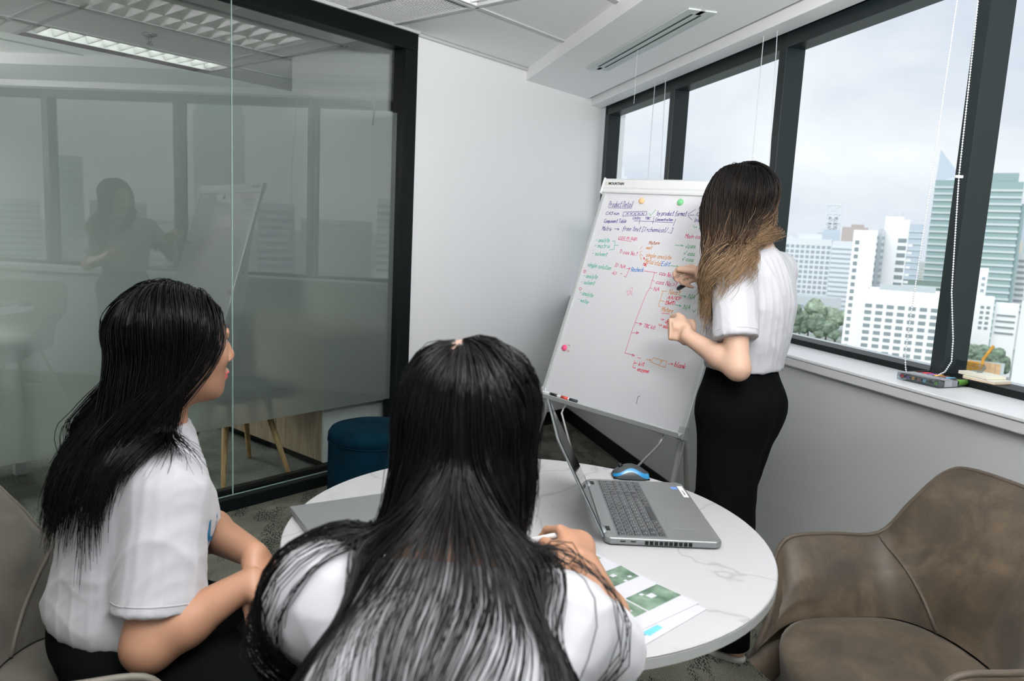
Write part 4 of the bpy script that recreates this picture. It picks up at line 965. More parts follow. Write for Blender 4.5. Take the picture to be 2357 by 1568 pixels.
# ---------------------------------------------------------------- suede tub chairs
def suede(name, c0, c1, c2):
    m, N, L, b = nodes(name); tc = N.new('ShaderNodeTexCoord')
    n = N.new('ShaderNodeTexNoise'); n.inputs['Scale'].default_value = 9; n.inputs['Detail'].default_value = 7; n.inputs['Roughness'].default_value = .62; n.inputs['Distortion'].default_value = .5
    r = N.new('ShaderNodeValToRGB'); e = r.color_ramp.elements
    e[0].position = .30; e[0].color = (*c0, 1); e[1].position = .72; e[1].color = (*c2, 1); k = e.new(.5); k.color = (*c1, 1)
    L.new(tc.outputs['Object'], n.inputs['Vector']); L.new(n.outputs['Fac'], r.inputs[0]); L.new(r.outputs[0], b.inputs['Base Color'])
    b.inputs['Roughness'].default_value = .62; b.inputs['Specular IOR Level'].default_value = .45; b.inputs['Sheen Weight'].default_value = .12; b.inputs['Sheen Roughness'].default_value = .5
    n2 = N.new('ShaderNodeTexNoise'); n2.inputs['Scale'].default_value = 260; bp = N.new('ShaderNodeBump'); bp.inputs['Strength'].default_value = .12; bp.inputs['Distance'].default_value = .001
    L.new(tc.outputs['Object'], n2.inputs['Vector']); L.new(n2.outputs['Fac'], bp.inputs['Height']); L.new(bp.outputs['Normal'], b.inputs['Normal'])
    return m
M_suede = suede('brown_suede', (.013, .0082, .0040), (.036, .0245, .0125), (.080, .057, .034))
M_pip = suede('brown_suede_piping', (.027, .018, .011), (.040, .028, .017), (.055, .040, .025))
M_suede_l = suede('greige_suede', (.050, .046, .036), (.076, .070, .056), (.105, .098, .080))
M_pip_l = suede('greige_suede_piping', (.07, .063, .05), (.085, .077, .061), (.10, .09, .072))
def crom(p, u):
    n = len(p) - 1; i = min(int(u), n - 1); t = u - i
    a, b, c, d = p[max(i - 1, 0)], p[i], p[i + 1], p[min(i + 2, n)]
    return .5 * (2 * b + (c - a) * t + (2 * a - 5 * b + 4 * c - d) * t * t + (3 * b - a - 3 * c + d) * t ** 3)
# half outline of the shell: foot at the seat, rim, from the front of the arm round to the middle of the back
BOT = [(.262, -.185, .425), (.20, -.196, .462), (.10, -.20, .472), (-.03, -.193, .474), (-.085, -.165, .476), (-.115, -.115, .478), (-.13, -.06, .48), (-.135, 0, .48)]
TOP = [(.20, -.283, .585), (.165, -.290, .635), (.06, -.296, .642), (-.075, -.293, .645), (-.140, -.276, .735), (-.196, -.246, .822), (-.232, -.190, .846), (-.285, 0, .838)]
def make_chair(label, mat, pip, frame):
    t = thing('tub_chair', label, 'chair', frame)
    bo = [np.array(p) for p in BOT]; to = [np.array(p) for p in TOP]; n = len(bo) - 1
    us = np.linspace(0, n, 36); half = [(crom(bo, u), crom(to, u)) for u in us]
    ring = half + [(b * [1, -1, 1], a * [1, -1, 1]) for b, a in half[-2::-1]]
    inner, outer = [], []
    cen = np.array([.03, 0, 0]); NV = 13
    for b, a in ring:
        out_dir = np.array([(b[0] + a[0]) / 2 - .05, (b[1] + a[1]) / 2, 0]); out_dir /= np.linalg.norm(out_dir)
        ri, ro = [], []
        for j in range(NV):
            v = j / (NV - 1)
            p = b * (1 - v) + a * v - out_dir * .022 * math.sin(PI * v)
            fold = .0035 * math.exp(-((b[0] - .2) / .07) ** 2) * math.sin(26 * v) * (v < .6)
            ri.append(p - out_dir * fold)
            th = .045 * (1 - .55 * v)
            q = p + out_dir * th + np.array([0, 0, -.012 * v]); q[2] = q[2] - .07 * (1 - v) ** 2
            ro.append(q)
        inner.append(ri); outer.append(ro)
    m = MB()
    rows_ = []
    for ri, ro in zip(inner, outer):
        top_in, top_out = ri[-1], ro[-1]; mid = (top_in + top_out) / 2 + np.array([0, 0, .006])
        rows_.append([tuple(p) for p in ri] + [tuple(mid)] + [tuple(p) for p in ro[::-1]])
    m.grid(rows_)
    for rw, fl_ in ((rows_[0], 0), (rows_[-1], 1)):
        k = len(rw); hN = NV
        for j in range(hN - 1):
            q = [rw[j], rw[j + 1], rw[k - 2 - j], rw[k - 1 - j]]
            m.add(q if fl_ else q[::-1], [(0, 1, 2, 3)])
    m.build('shell', mat, t, smooth=True)
    # under-pan closing the shell
    pan = MB(); outl = [rw[-1] for rw in rows_]
    pan.add(outl + [(x * .8 + .01, y * .8, z - .035) for x, y, z in outl], [(i, i + 1, len(outl) + i + 1, len(outl) + i) for i in range(len(outl) - 1)] + [tuple(range(2 * len(outl) - 1, len(outl) - 1, -1))])
    pan.build('under_pan', mat, t, smooth=True)
    # seat cushion
    rows_c = []; K = 44
    for i in range(12):
        f = i / 11; row = []
        for j in range(K):
            a = 2 * PI * j / K; ca, sa = math.cos(a), math.sin(a)
            sx = math.copysign(abs(ca) ** .72, ca); sy = math.copysign(abs(sa) ** .72, sa)
            x = .055 + (.228 if ca > 0 else .205) * sx; y = .216 * sy * (1.0 + .02 * max(0, ca))
            if f < .5:
                s = .96 + .04 * (f / .5); z = .395 + .068 * f / .5 - .035 * max(0, ca) ** 3
            else:
                g = (f - .5) / .5; s = 1 - g ** 2.2; z = .463 + .018 * (1 - (1 - g) ** 3) - .035 * max(0, ca) ** 3 * (1 - g) - .008 * g
            row.append((.055 + (x - .055) * s, y * s, z))
        rows_c.append(row + [row[0]])
    MB().grid(rows_c).build('seat_cushion', mat, t, smooth=True)
    rim = [(np.array(ri[-1]) + ro[-1]) / 2 + np.array([0, 0, .007]) for ri, ro in zip(inner, outer)]
    fr_r = [(ri[j] + ro[j]) / 2 for ri, ro in ((inner[0], outer[0]),) for j in range(NV - 1)]
    fr_l = [p * [1, -1, 1] for p in fr_r]
    offs = np.array([.006, 0, 0])
    MB().tube([p + offs for p in fr_r] + rim + [p + offs for p in fr_l[::-1]], .0062, 8).build('piping', pip, t, smooth=True)
    # seam between arm and back, both sides
    for sg in (1, -1):
        pts = []
        for j in range(NV):
            v = 1 - j / (NV - 1); u = 3.0 + 2.2 * (1 - v) ** 1.3
            b, a = crom(bo, u), crom(to, min(u, 3.0 + (u - 3.0) * .9)); od = np.array([(b[0] + a[0]) / 2 - .05, (b[1] + a[1]) / 2, 0]); od /= np.linalg.norm(od)
            p = b * (1 - v) + a * v - od * (.022 * math.sin(PI * v) + .001); pts.append(p * [1, sg, 1])
        MB().tube(pts, .0042, 8).build('seam', pip, t, smooth=True)
    for sx in (1, -1):
        for sy in (1, -1): MB().tube([(.05 + sx * .12, sy * .12, .38), (.05 + sx * .24, sy * .23, .0)], [.014, .009], 10).build('leg', M_black, t, smooth=True)
    MB().box(-.1, .2, -.13, .13, .355, .375).build('base_plate', M_black, t)
    return t
make_chair('empty brown suede tub chair between the table and the window wall', M_suede, M_pip, TR((.935, 1.53, 0), math.radians(188)))
make_chair('pale greige suede tub chair under the listener on the left', M_suede_l, M_pip_l, TR((-.82, 1.315, 0), math.radians(20)))
make_chair('pale greige suede tub chair under the listener nearest the viewer', M_suede_l, M_pip_l, TR((-.05, .52, 0), math.radians(88)))

# ---------------------------------------------------------------- people: implicit surfaces meshed as one skin
def unit(v): v = np.asarray(v, float); return v / np.linalg.norm(v)
def frame_fwd(az, pitch=0.0, roll=0.0):
    """rows: forward, left, up; az measured from +y towards +x, pitch > 0 looks down"""
    f = np.array([math.sin(az) * math.cos(pitch), math.cos(az) * math.cos(pitch), -math.sin(pitch)])
    l = np.array([-math.cos(az), math.sin(az), 0]); u = np.cross(f, l)
    c, s = math.cos(roll), math.sin(roll)
    return np.array([f, l * c + u * s, u * c - l * s])
def sd(pr, X):
    if pr[0] == 'c':
        a, b, r1, r2 = pr[1:5]; ba = b - a; t = np.clip(((X - a) @ ba) / max(ba @ ba, 1e-9), 0, 1)
        return np.sqrt((((X - a) - t[..., None] * ba) ** 2).sum(-1)) - (r1 + (r2 - r1) * t)
    c, r, R = pr[1:4]; q = (X - c) @ R.T
    k0 = np.sqrt(((q / r) ** 2).sum(-1)); k1 = np.sqrt(((q / (r * r)) ** 2).sum(-1)) + 1e-9
    return k0 * (k0 - 1) / k1
def cone(a, b, r1, r2, k=.015, sub=False): return ('c', np.asarray(a, float), np.asarray(b, float), r1, r2, k, sub)
def ell(c, r, R=np.eye(3), k=.02, sub=False): return ('e', np.asarray(c, float), np.asarray(r, float), R, k, sub)
def smin(a, b, k):
    h = np.maximum(k - np.abs(a - b), 0) / k; return np.minimum(a, b) - h * h * k * .25
def smax(a, b, k): return -smin(-a, -b, k)
def field(prims, X):
    D = np.full(X.shape[:-1], 1.0)
    for pr in prims:
        d = sd(pr, X); k = pr[-2]
        D = smax(D, -d, k) if pr[-1] else smin(D, d, k)
    return D
def bbox(pr):
    if pr[0] == 'c':
        r = max(pr[3], pr[4]); return np.minimum(pr[1], pr[2]) - r, np.maximum(pr[1], pr[2]) + r
    e = np.sqrt(((pr[3] * pr[2][:, None]) ** 2).sum(0)); return pr[1] - e, pr[1] + e
def volume_mesh(prims, res, cuts=(), smooth=1, limbs=()):
    """cuts: (point, normal, centre, radius): removes what lies on the normal's side, within the radius"""
    bb = [bbox(p) for p in list(prims) + [q for l_ in limbs for q in l_[0]] if not p[-1]]
    lo = np.min([b[0] for b in bb], 0) - 4 * res; hi = np.max([b[1] for b in bb], 0) + 4 * res
    n = np.ceil((hi - lo) / res).astype(int) + 1
    D = np.full(n, .2, np.float32)
    ax = [lo[i] + res * np.arange(n[i]) for i in range(3)]
    def region(l, h, mrg):
        i0 = np.clip(((l - mrg - lo) / res).astype(int), 0, n - 1); i1 = np.clip(((h + mrg - lo) / res).astype(int) + 2, 1, n)
        sl = tuple(slice(a, b) for a, b in zip(i0, i1))
        return sl, np.stack(np.meshgrid(*[ax[i][sl[i]] for i in range(3)], indexing='ij'), -1)
    for pr in prims:
        l, h = bbox(pr); sl, X = region(l, h, pr[-2] + 3 * res)
        d = sd(pr, X).astype(np.float32)
        D[sl] = smax(D[sl], -d, pr[-2]) if pr[-1] else smin(D[sl], d, pr[-2])
    for p, nr, c, r in cuts:
        c = np.asarray(c, float); sl, X = region(c - r, c + r, 0)
        pl = (X - np.asarray(p, float)) @ unit(nr); ins = (((X - c) ** 2).sum(-1)) < r * r
        D[sl] = np.where(ins, np.maximum(D[sl], pl), D[sl])
    for lp_, lc in limbs:
        bl = [bbox(p) for p in lp_]; sl, X = region(np.min([q[0] for q in bl], 0), np.max([q[1] for q in bl], 0), .04)
        d = field(lp_, X).astype(np.float32); pl = ((X - lc[0]) @ unit(lc[1])).astype(np.float32)
        D[sl] = smin(D[sl], np.maximum(d, pl), .025)
    V, F = nets(D, lo, res)
    for _ in range(smooth): V = relax(V, F)
    return V, F
def nets(D, lo, res):
    Sg = D < 0
    c = [Sg[i:D.shape[0] - 1 + i, j:D.shape[1] - 1 + j, k:D.shape[2] - 1 + k] for i in (0, 1) for j in (0, 1) for k in (0, 1)]
    anyv = c[0].copy(); allv = c[0].copy()
    for q in c[1:]: anyv |= q; allv &= q
    I = np.argwhere(anyv & ~allv)
    idx = -np.ones(anyv.shape, np.int32); idx[tuple(I.T)] = np.arange(len(I))
    val = {(i, j, k): D[I[:, 0] + i, I[:, 1] + j, I[:, 2] + k] for i in (0, 1) for j in (0, 1) for k in (0, 1)}
    acc = np.zeros((len(I), 3)); cnt = np.zeros(len(I))
    for a in val:
        for d in range(3):
            if a[d]: continue
            b = list(a); b[d] = 1; b = tuple(b); va, vb = val[a], val[b]; m = (va < 0) != (vb < 0)
            t = np.where(m, va / np.where(m, va - vb, 1), 0)
            p = np.repeat(np.array([a], float), len(I), 0); p[:, d] = t
            acc[m] += p[m]; cnt[m] += 1
    V = lo + res * (I + acc / cnt[:, None])
    Fs = []
    for d in range(3):
        e1_, e2_ = [(1, 2), (2, 0), (0, 1)][d]
        s0 = [slice(None)] * 3; s1 = [slice(None)] * 3; s0[d] = slice(0, -1); s1[d] = slice(1, None)
        ch = Sg[tuple(s0)] != Sg[tuple(s1)]
        E = np.argwhere(ch); ok = (E[:, e1_] > 0) & (E[:, e2_] > 0) & (E[:, e1_] < D.shape[e1_] - 1) & (E[:, e2_] < D.shape[e2_] - 1); E = E[ok]
        def at(o1, o2):
            q = E.copy(); q[:, e1_] += o1; q[:, e2_] += o2; return idx[tuple(q.T)]
        q = np.stack([at(-1, -1), at(0, -1), at(0, 0), at(-1, 0)], 1)
        inside = Sg[tuple(E.T)]
        q[~inside] = q[~inside][:, ::-1]; Fs.append(q)
    F = np.concatenate(Fs); F = F[(F >= 0).all(1)]
    return V, F
def relax(V, F, w=.5):
    n = len(V); S_ = np.zeros_like(V); C_ = np.zeros(n)
    for a, b in ((0, 1), (1, 2), (2, 3), (3, 0)):
        for x, y in ((a, b), (b, a)):
            for k in range(3): S_[:, k] += np.bincount(F[:, x], V[F[:, y], k], n)
            C_ += np.bincount(F[:, x], minlength=n)
    return V * (1 - w) + w * S_ / np.maximum(C_, 1)[:, None]
def normals(V, F):
    fn = np.cross(V[F[:, 2]] - V[F[:, 0]], V[F[:, 3]] - V[F[:, 1]]); n = len(V); N = np.zeros_like(V)
    for j in range(4):
        for k in range(3): N[:, k] += np.bincount(F[:, j], fn[:, k], n)
    return N / (np.linalg.norm(N, axis=1, keepdims=True) + 1e-12)
def folds(V, F, amp, seed, freq=16., stretch=(1, 1, .45)):
    r = np.random.RandomState(seed); N = normals(V, F); X = V * np.array(stretch); h = np.zeros(len(V))
    X = X + .02 * np.sin(X[:, [1, 2, 0]] * 23 + r.rand(3) * 6)
    for i in range(5):
        k = unit(r.randn(3)) * freq * (1 + .7 * i); s = np.sin(X @ k + r.rand() * 6.28); h += (1 - np.abs(s)) ** 2 / (1 + .7 * i)
    return V + N * ((h - h.mean()) * amp)[:, None]
def mesh_obj(name, V, F, mats, parent, base, mi=None):
    me = np_mesh(name, V - np.asarray(base), F, mats)
    if mi is not None: me.polygons.foreach_set('material_index', mi.astype(np.int32))
    return link(name, me, parent)

M_skin = P('light_skin', (.56, .365, .27), .48, spec=.35, vary=.05, vscale=12)
M_skin.node_tree.nodes['Principled BSDF'].inputs['Subsurface Weight'].default_value = .12
M_skin.node_tree.nodes['Principled BSDF'].inputs['Subsurface Radius'].default_value = (.012, .005, .003)
M_skin2 = P('tan_skin', (.29, .152, .093), .45, spec=.35, vary=.05, vscale=12)
M_lip = P('lip_red', (.55, .10, .12), .35); M_scalp = P('dark_hair_roots', (.010, .009, .010), .6); M_scalpl = P('scalp_skin', (.20, .125, .10), .7)
M_eyew = P('eye_white', (.75, .74, .72), .15); M_iris = P('dark_iris', (.02, .012, .008), .1)
M_tee_lit = P('window_lit_cotton', (.47, .47, .495), .85, spec=.2, sheen=.1, bump=.12, bscale=900, bdist=.0004)  # same cotton set brighter, with the window light put into its colour
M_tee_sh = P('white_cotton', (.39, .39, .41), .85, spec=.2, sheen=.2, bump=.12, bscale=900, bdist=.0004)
M_trous = P('black_trouser_cloth', (.0025, .003, .0032), .9, spec=.1, bump=.1, bscale=700, bdist=.0004)
M_trous.node_tree.nodes['Principled BSDF'].inputs['Specular IOR Level'].default_value = .04

def head_prims(C, R):
    T = lambda x, y, z: np.asarray(C) + np.array([x, y, z]) @ R
    E = lambda p, r, k=.02, sub=False: ell(T(*p), r, R, k, sub)
    pr = [E((-.014, 0, .030), (.094, .074, .086)), E((.028, 0, -.030), (.060, .061, .085), .03), E((.040, 0, -.070), (.044, .046, .042), .025), E((.066, 0, -.098), (.020, .020, .017), .025)]
    for s in (1, -1):
        pr += [E((.056, s * .036, -.024), (.028, .024, .027), .02), E((-.005, s * .074, -.012), (.019, .008, .031), .008), E((.093, s * .032, .010), (.013, .016, .010), .012, True)]
        pr += [cone(T(.086, s * .016, .026), T(.078, s * .048, .026), .007, .006, .015), E((.092, s * .010, -.036), (.009, .007, .006), .006)]
        pr += [cone(T(.0795, s * .021, .0165), T(.079, s * .042, .0160), .0062, .0058, .006), cone(T(.0790, s * .021, .0000), T(.0785, s * .042, .0010), .0050, .0050, .006)]
    pr += [cone(T(.084, 0, .016), T(.102, 0, -.028), .007, .010, .012), E((.088, 0, -.060), (.012, .024, .007), .006), E((.086, 0, -.071), (.011, .020, .007), .006), E((.095, 0, -.0655), (.008, .018, .0012), .003, True)]
    return pr
def hand(Wp, f, s, n, curl, sc=1.0, thumb=(.6, .7, .3), tb=(.3, .5), spread=1.0):
    f, n = unit(f), unit(n); s = unit(s); pr = []; Wp = np.asarray(Wp, float)
    P_ = lambda a, b, c: Wp + (f * a + s * b + n * c) * sc
    base = [(.082, .026), (.087, .009), (.083, -.009), (.073, -.025)]; lens = [(.042, .026, .020), (.046, .029, .021), (.042, .027, .020), (.034, .021, .018)]
    for i, ((a, b), L_) in enumerate(zip(base, lens)):
        p = P_(a, b * spread, 0); pr.append(cone(P_(.012, b * .75, 0), p, .0145 * sc, .0105 * sc, .012)); ang = 0; rad = [.0098, .0088, .0078, .0068]
        for j in range(3):
            ang += curl[i][j] if isinstance(curl[0], (tuple, list)) else curl[j]
            d = f * math.cos(ang) + n * math.sin(ang); q = p + d * L_[j] * sc
            k_ = .9 if i == 3 else 1; pr.append(cone(p, q, rad[j] * sc * k_, rad[j + 1] * sc * k_, .004)); p = q
    pr.append(ell(P_(.045, 0, .002), np.array([.05, .038, .0155]) * sc, np.array([f, s, n]), .012))
    pr.append(ell(P_(.03, .022, .010), np.array([.03, .016, .014]) * sc, np.array([f, s, n]), .012))
    p = P_(.018, .024, .008); d = unit(f * thumb[0] + s * thumb[1] + n * thumb[2]); r = [.0125, .0105, .0095, .0078]
    for j, L_ in enumerate((.042, .032, .027)):
        if j: d = unit(d + f * tb[0] * .6 + n * tb[1] * .3 - s * .35 * tb[1])
        q = p + d * L_ * sc; pr.append(cone(p, q, r[j] * sc, r[j + 1] * sc, .006)); p = q
    return pr
def face_bits(t, base, C, R, lash=True):
    T = lambda x, y, z: np.asarray(C) + np.array([x, y, z]) @ R - np.asarray(base)
    for s in (1, -1):
        V_, F_ = [], []
        m = MB(); bm = bmesh.new(); bmesh.ops.create_uvsphere(bm, u_segments=16, v_segments=12, radius=.0118)
        c = T(.0735, s * .031, .008)
        vs = [tuple(np.array(v.co) + c) for v in bm.verts]; fs = [tuple(v.index for v in f.verts) for f in bm.faces]; bm.free()
        e = m.add(vs, fs).build('eye', M_eyew, t, smooth=True)
        f = R[0]; ic = c + f * .0112
        MB().tube([ic, ic + f * .0012], [.0055, .0048], 14).build('iris', M_iris, e, smooth=True)
        MB().tube([T(.0855, s * .016, .034), T(.0855, s * .030, .0375), T(.0745, s * .050, .033)], [.0022, .0026, .0012], 8).build('eyebrow', M_scalp, t, smooth=True)
        MB().tube([T(.0815, s * .021, .0125), T(.0868, s * .031, .0145), T(.0825, s * .042, .0125), T(.081, s * .045, .013)], [.0007, .0011, .0012, .0005], 6).build('eyelashes', M_scalp, t, smooth=True)

def hair_mat(name, ombre=False):
    m, N, L, b = nodes(name)
    b.inputs['Roughness'].default_value = .25; b.inputs['Specular IOR Level'].default_value = .13
    if not ombre: b.inputs['Base Color'].default_value = (.0016, .0015, .0018, 1)
    else:
        a = N.new('ShaderNodeAttribute'); a.attribute_name = 'hair_t'
        r = N.new('ShaderNodeValToRGB'); e = r.color_ramp.elements
        e[0].position = .32; e[0].color = (.004, .0033, .003, 1); e[1].position = .95; e[1].color = (.24, .155, .085, 1)
        k = e.new(.56); k.color = (.040, .024, .015, 1); k = e.new(.76); k.color = (.17, .112, .068, 1)
        L.new(a.outputs['Fac'], r.inputs[0]); L.new(r.outputs[0], b.inputs['Base Color']); b.inputs['Roughness'].default_value = .42
    return m
M_hair = hair_mat('black_hair'); M_ombre = hair_mat('black_to_honey_hair', True)

def strands(t, base, C, R, col, n, seed, length, part_y=0.0, thick=.018, rad=.00075, segs=30, clump=.55, guides=240, pull=None, mat=None, wave=0.0, stiff=.62, front=.30, face_gap=1.0, jitter=.05, lift=.004, part_half=.0022, back_comb=.45, tip=None, locks=()):
    """combs n strands from the scalp over the head and shoulders (pushed out of the collision field) and meshes them"""
    rng = np.random.RandomState(seed); C = np.asarray(C, float)
    hc = C + np.array([-.014, 0, .030]) @ R; hr = np.array([.095, .075, .087])
    d = rng.randn(n * 4, 3); d /= np.linalg.norm(d, axis=1, keepdims=True)
    lim = np.where(d[:, 0] > 0, .02 + .50 * np.clip(d[:, 0] / .8, 0, 1) ** 1.5, -.05 - .72 * np.clip(-d[:, 0], 0, 1) ** .8)
    py = d[:, 1] * hr[1] - part_y
    keep = (d[:, 2] > lim) & ~((np.abs(py) < part_half) & (d[:, 2] > .3) & (d[:, 0] > -.60))
    d = d[keep][:n]; n = len(d); py = d[:, 1] * hr[1] - part_y
    P0 = d * hr; Nn = d / hr; Nn /= np.linalg.norm(Nn, axis=1, keepdims=True)
    sgn = np.where(py >= 0, 1.0, -1.0)
    cd = np.stack([-back_comb - .25 * rng.rand(n), sgn * np.clip(1.05 + 1.3 * d[:, 0], .10, 1.0), -.30 - .8 * np.clip(-d[:, 0], 0, 1)], 1)
    cd -= Nn * (cd * Nn).sum(1, keepdims=True); cd /= np.linalg.norm(cd, axis=1, keepdims=True) + 1e-9
    cd = cd + Nn * .12
    p = hc + P0 @ R; dr = cd @ R; u_ = rng.rand(n)
    offs = lift + thick * u_
    L_ = length * (1 + .13 * rng.randn(n)).clip(.6, 1.25)
    if tip is not None: L_ = tip(p, d, rng)
    ds = L_ / segs
    pts = [p.copy()]; g = np.array([0, 0, -1.0])
    def fld(X): return field(col, X)
    for i in range(segs):
        s = i / segs
        acc = g * (.30 + .35 * min(1, 2 * s))
        rl = p - hc; rd = np.linalg.norm(rl, axis=1, keepdims=True); hug = np.clip((.20 - rd) / .08, 0, 1) * (1 - s) * (p[:, 2:] > hc[2] - .03)
        dr = dr * stiff + acc - rl / rd * hug * .34 + rng.randn(n, 3) * jitter * (.4 + s)
        if pull is not None: dr = dr + pull(p, s, sgn, rng, d)
        dr /= np.linalg.norm(dr, axis=1, keepdims=True)
        q = p + dr * ds[:, None]
        of = offs * min(1, .25 + 3.0 * s)
        for it in range(2):
            f0 = fld(q) - of; bad = f0 < 0
            if bad.any():
                e = .002; X = q[bad]
                gr = np.stack([fld(X + np.eye(3)[k] * e) - fld(X - np.eye(3)[k] * e) for k in range(3)], 1) / (2 * e)
                gr /= np.linalg.norm(gr, axis=1, keepdims=True) + 1e-9
                q[bad] = X - gr * f0[bad][:, None]
        dr = q - p; dr /= np.linalg.norm(dr, axis=1, keepdims=True) + 1e-9
        p = p + dr * ds[:, None]; pts.append(p.copy())
    Q = np.stack(pts, 1)                              # n, segs+1, 3
    gi = rng.choice(n, guides, replace=False)
    key = np.concatenate([Q[:, 0], Q[:, segs // 2] * .7, Q[:, -1] * .25], 1); near = np.empty(n, int)
    for a in range(0, n, 800): near[a:a + 800] = ((key[a:a + 800, None] - key[gi][None]) ** 2).sum(-1).argmin(1)
    tt = np.linspace(0, 1, segs + 1)
    G = Q[gi[near]]; cl = clump * (.35 + .65 * rng.rand(n))
    Q = Q + (G - Q) * (cl[:, None] * tt[None] ** 1.3)[..., None]
    Q = Q + (np.cumsum(rng.randn(n, segs + 1, 3), 1) * .0008) * tt[None, :, None]
    for sel, k_ in locks:      # gather the chosen strands into one lock
        mk_ = sel(d)
        Q[mk_] += (Q[mk_].mean(0)[None] - Q[mk_]) * (k_ * tt[None] ** 1.5)[..., None]
    for i in range(2, segs + 1):      # gathered strands stay outside the body
        X = Q[:, i]; f0 = field(col, X) - (lift + .35 * thick * u_); bad = f0 < 0
        if bad.any():
            e = .002; Y = X[bad]
            gr = np.stack([field(col, Y + np.eye(3)[k] * e) - field(col, Y - np.eye(3)[k] * e) for k in range(3)], 1) / (2 * e)
            gr /= np.linalg.norm(gr, axis=1, keepdims=True) + 1e-9
            X[bad] = Y - gr * f0[bad][:, None]
    if wave:
        ph = rng.rand(guides)[near] * 6.28 + rng.randn(n) * .25; am = wave * (.6 + .8 * rng.rand(guides)[near])
        w_ = np.sin(tt[None] * 17 + ph[:, None]) * np.clip((tt[None] - .38) / .5, 0, 1) * am[:, None]
        w2 = np.cos(tt[None] * 17 + ph[:, None]) * np.clip((tt[None] - .38) / .5, 0, 1) * am[:, None]
        side = unit([R[0][1], -R[0][0], 0]); bk = unit([R[0][0], R[0][1], 0])
        Q = Q + w_[..., None] * side + w2[..., None] * bk * .7
    # three-sided tubes
    Tn = np.gradient(Q, axis=1); Tn /= np.linalg.norm(Tn, axis=2, keepdims=True) + 1e-9
    ref = rng.randn(n, 1, 3); U_ = np.cross(Tn, ref); U_ /= np.linalg.norm(U_, axis=2, keepdims=True) + 1e-9; W_ = np.cross(Tn, U_)
    rr_ = rad * (.8 + .5 * rng.rand(n))[:, None] * (1.0 - .72 * tt[None] ** 3)
    V = np.stack([Q + (U_ * math.cos(a) + W_ * math.sin(a)) * rr_[..., None] for a in (0, 2.0944, 4.18879)], 2)   # n, m, 3, 3
    m_ = segs + 1; ids = np.arange(n * m_ * 3).reshape(n, m_, 3)
    F = np.stack([np.stack([ids[:, :-1, j], ids[:, :-1, (j + 1) % 3], ids[:, 1:, (j + 1) % 3], ids[:, 1:, j]], -1) for j in range(3)], 2).reshape(-1, 4)
    me = np_mesh('hair', V.reshape(-1, 3) - np.asarray(base), F, mat or M_hair)
    at = me.attributes.new('hair_t', 'FLOAT', 'POINT')
    tv = np.clip(tt[None] * (1 + .0 * u_[:, None]) + (rng.rand(n) * .34 - .17)[:, None], 0, 1)
    at.data.foreach_set('value', np.repeat(tv.reshape(-1), 3).astype(np.float32))
    return stuff(link('hair', me, t))
def body_mi(V, F, C, R, lo_part=None, part_y=0.0, mats=4):
    """skin 0, lips 1, hair roots 2, parting 3"""
    fc = (V[F].mean(1) - np.asarray(C)) @ R.T; mi = np.zeros(len(F), int)
    x, y, z = fc.T
    mi[(np.abs(z + .0655) < .0115 - .22 * np.abs(y)) & (np.abs(y) < .025) & (x > .08) & (np.abs(z) < .2)] = 1
    r = np.sqrt(x * x + y * y + (z - .03) ** 2); ux, uz = x / r, (z - .03) / r
    lim = np.where(ux > 0, .05 + .50 * np.clip(ux / .8, 0, 1) ** 1.5, -.05 - .50 * np.clip(-ux, 0, 1) ** .8)
    sc = (uz > lim) & (r < .13) & (r > .06); mi[sc] = 2
    mi[sc & (np.abs(y - part_y) < .0045) & (uz > .35)] = 3
    return mi
UPR = lambda az: frame_fwd(az, 0)
def v3(*a): return np.array(a, float)
def torso(R, pel, wai, che, neck, shL, shR, k=.05, d=1.0, w=1.0, grow=0.0):
    g = grow
    return [ell(pel, (.112 * d + g, .160 * w + g, .115 + g), R, k), ell(wai, (.086 * d + g, .128 * w + g, .13 + g), R, k), ell(che, (.106 * d + g, .146 * w + g, .165 + g), R, k), cone(shL, shR, .050 + g, .050 + g, k), cone(che, neck, .075 + g, .050 + g, k)]
def cut_end(p, a, r): return (p, unit(np.asarray(p) - np.asarray(a)), p, r)
def sleeve(sh, end, r1, r2):
    sh, end = np.asarray(sh, float), np.asarray(end, float); d = unit(end - sh)
    return [cone(sh, end + d * .05, r1, r2, .03)], (end, d, end + d * .06, .115)
def garment(name, prims, res, cuts, mat, t, base, amp, seed, smooth=2, freq=16., stretch=(1, 1, .45), limbs=()):
    V, F = volume_mesh(prims, res, cuts, smooth, limbs); V = folds(V, F, amp, seed, freq, stretch); V = relax(V, F, .3)
    return mesh_obj(name, V, F, mat, t, base)
def hem(t, base, sh, end, r, mat, wrap):
    d = unit(np.asarray(end) - sh); a = unit(np.cross(d, [.3, .2, 1.])); b = np.cross(d, a); c = np.asarray(end) - d * .019 - base
    o = MB().grid([[tuple(c + d * k + (a * math.cos(q) + b * math.sin(q)) * r) for q in np.linspace(0, 2 * PI, 65)] for k in (-.0012, .0012)]).build('sleeve_hem', mat, t, smooth=True)
    sw = o.modifiers.new('wrap', 'SHRINKWRAP'); sw.target = wrap; sw.offset = .0009; sm = o.modifiers.new('t', 'SOLIDIFY'); sm.thickness = .0016
def shoe(t, base, ank, f, mat, sole=None):
    f = unit(f); s = np.cross([0, 0, 1.], f); a = np.asarray(ank, float); g = v3(a[0], a[1], 0)
    R = np.array([f, s, [0, 0, 1.]])
    V, F = volume_mesh([ell(g + f * .07 + v3(0, 0, .022), (.125, .040, .032), R, .02), ell(g - f * .015 + v3(0, 0, .04), (.05, .035, .045), R, .02)], .004, [(g + v3(0, 0, .003), (0, 0, -1), g, .4)], 1)
    mesh_obj('shoe', V, F, mat, t, base)

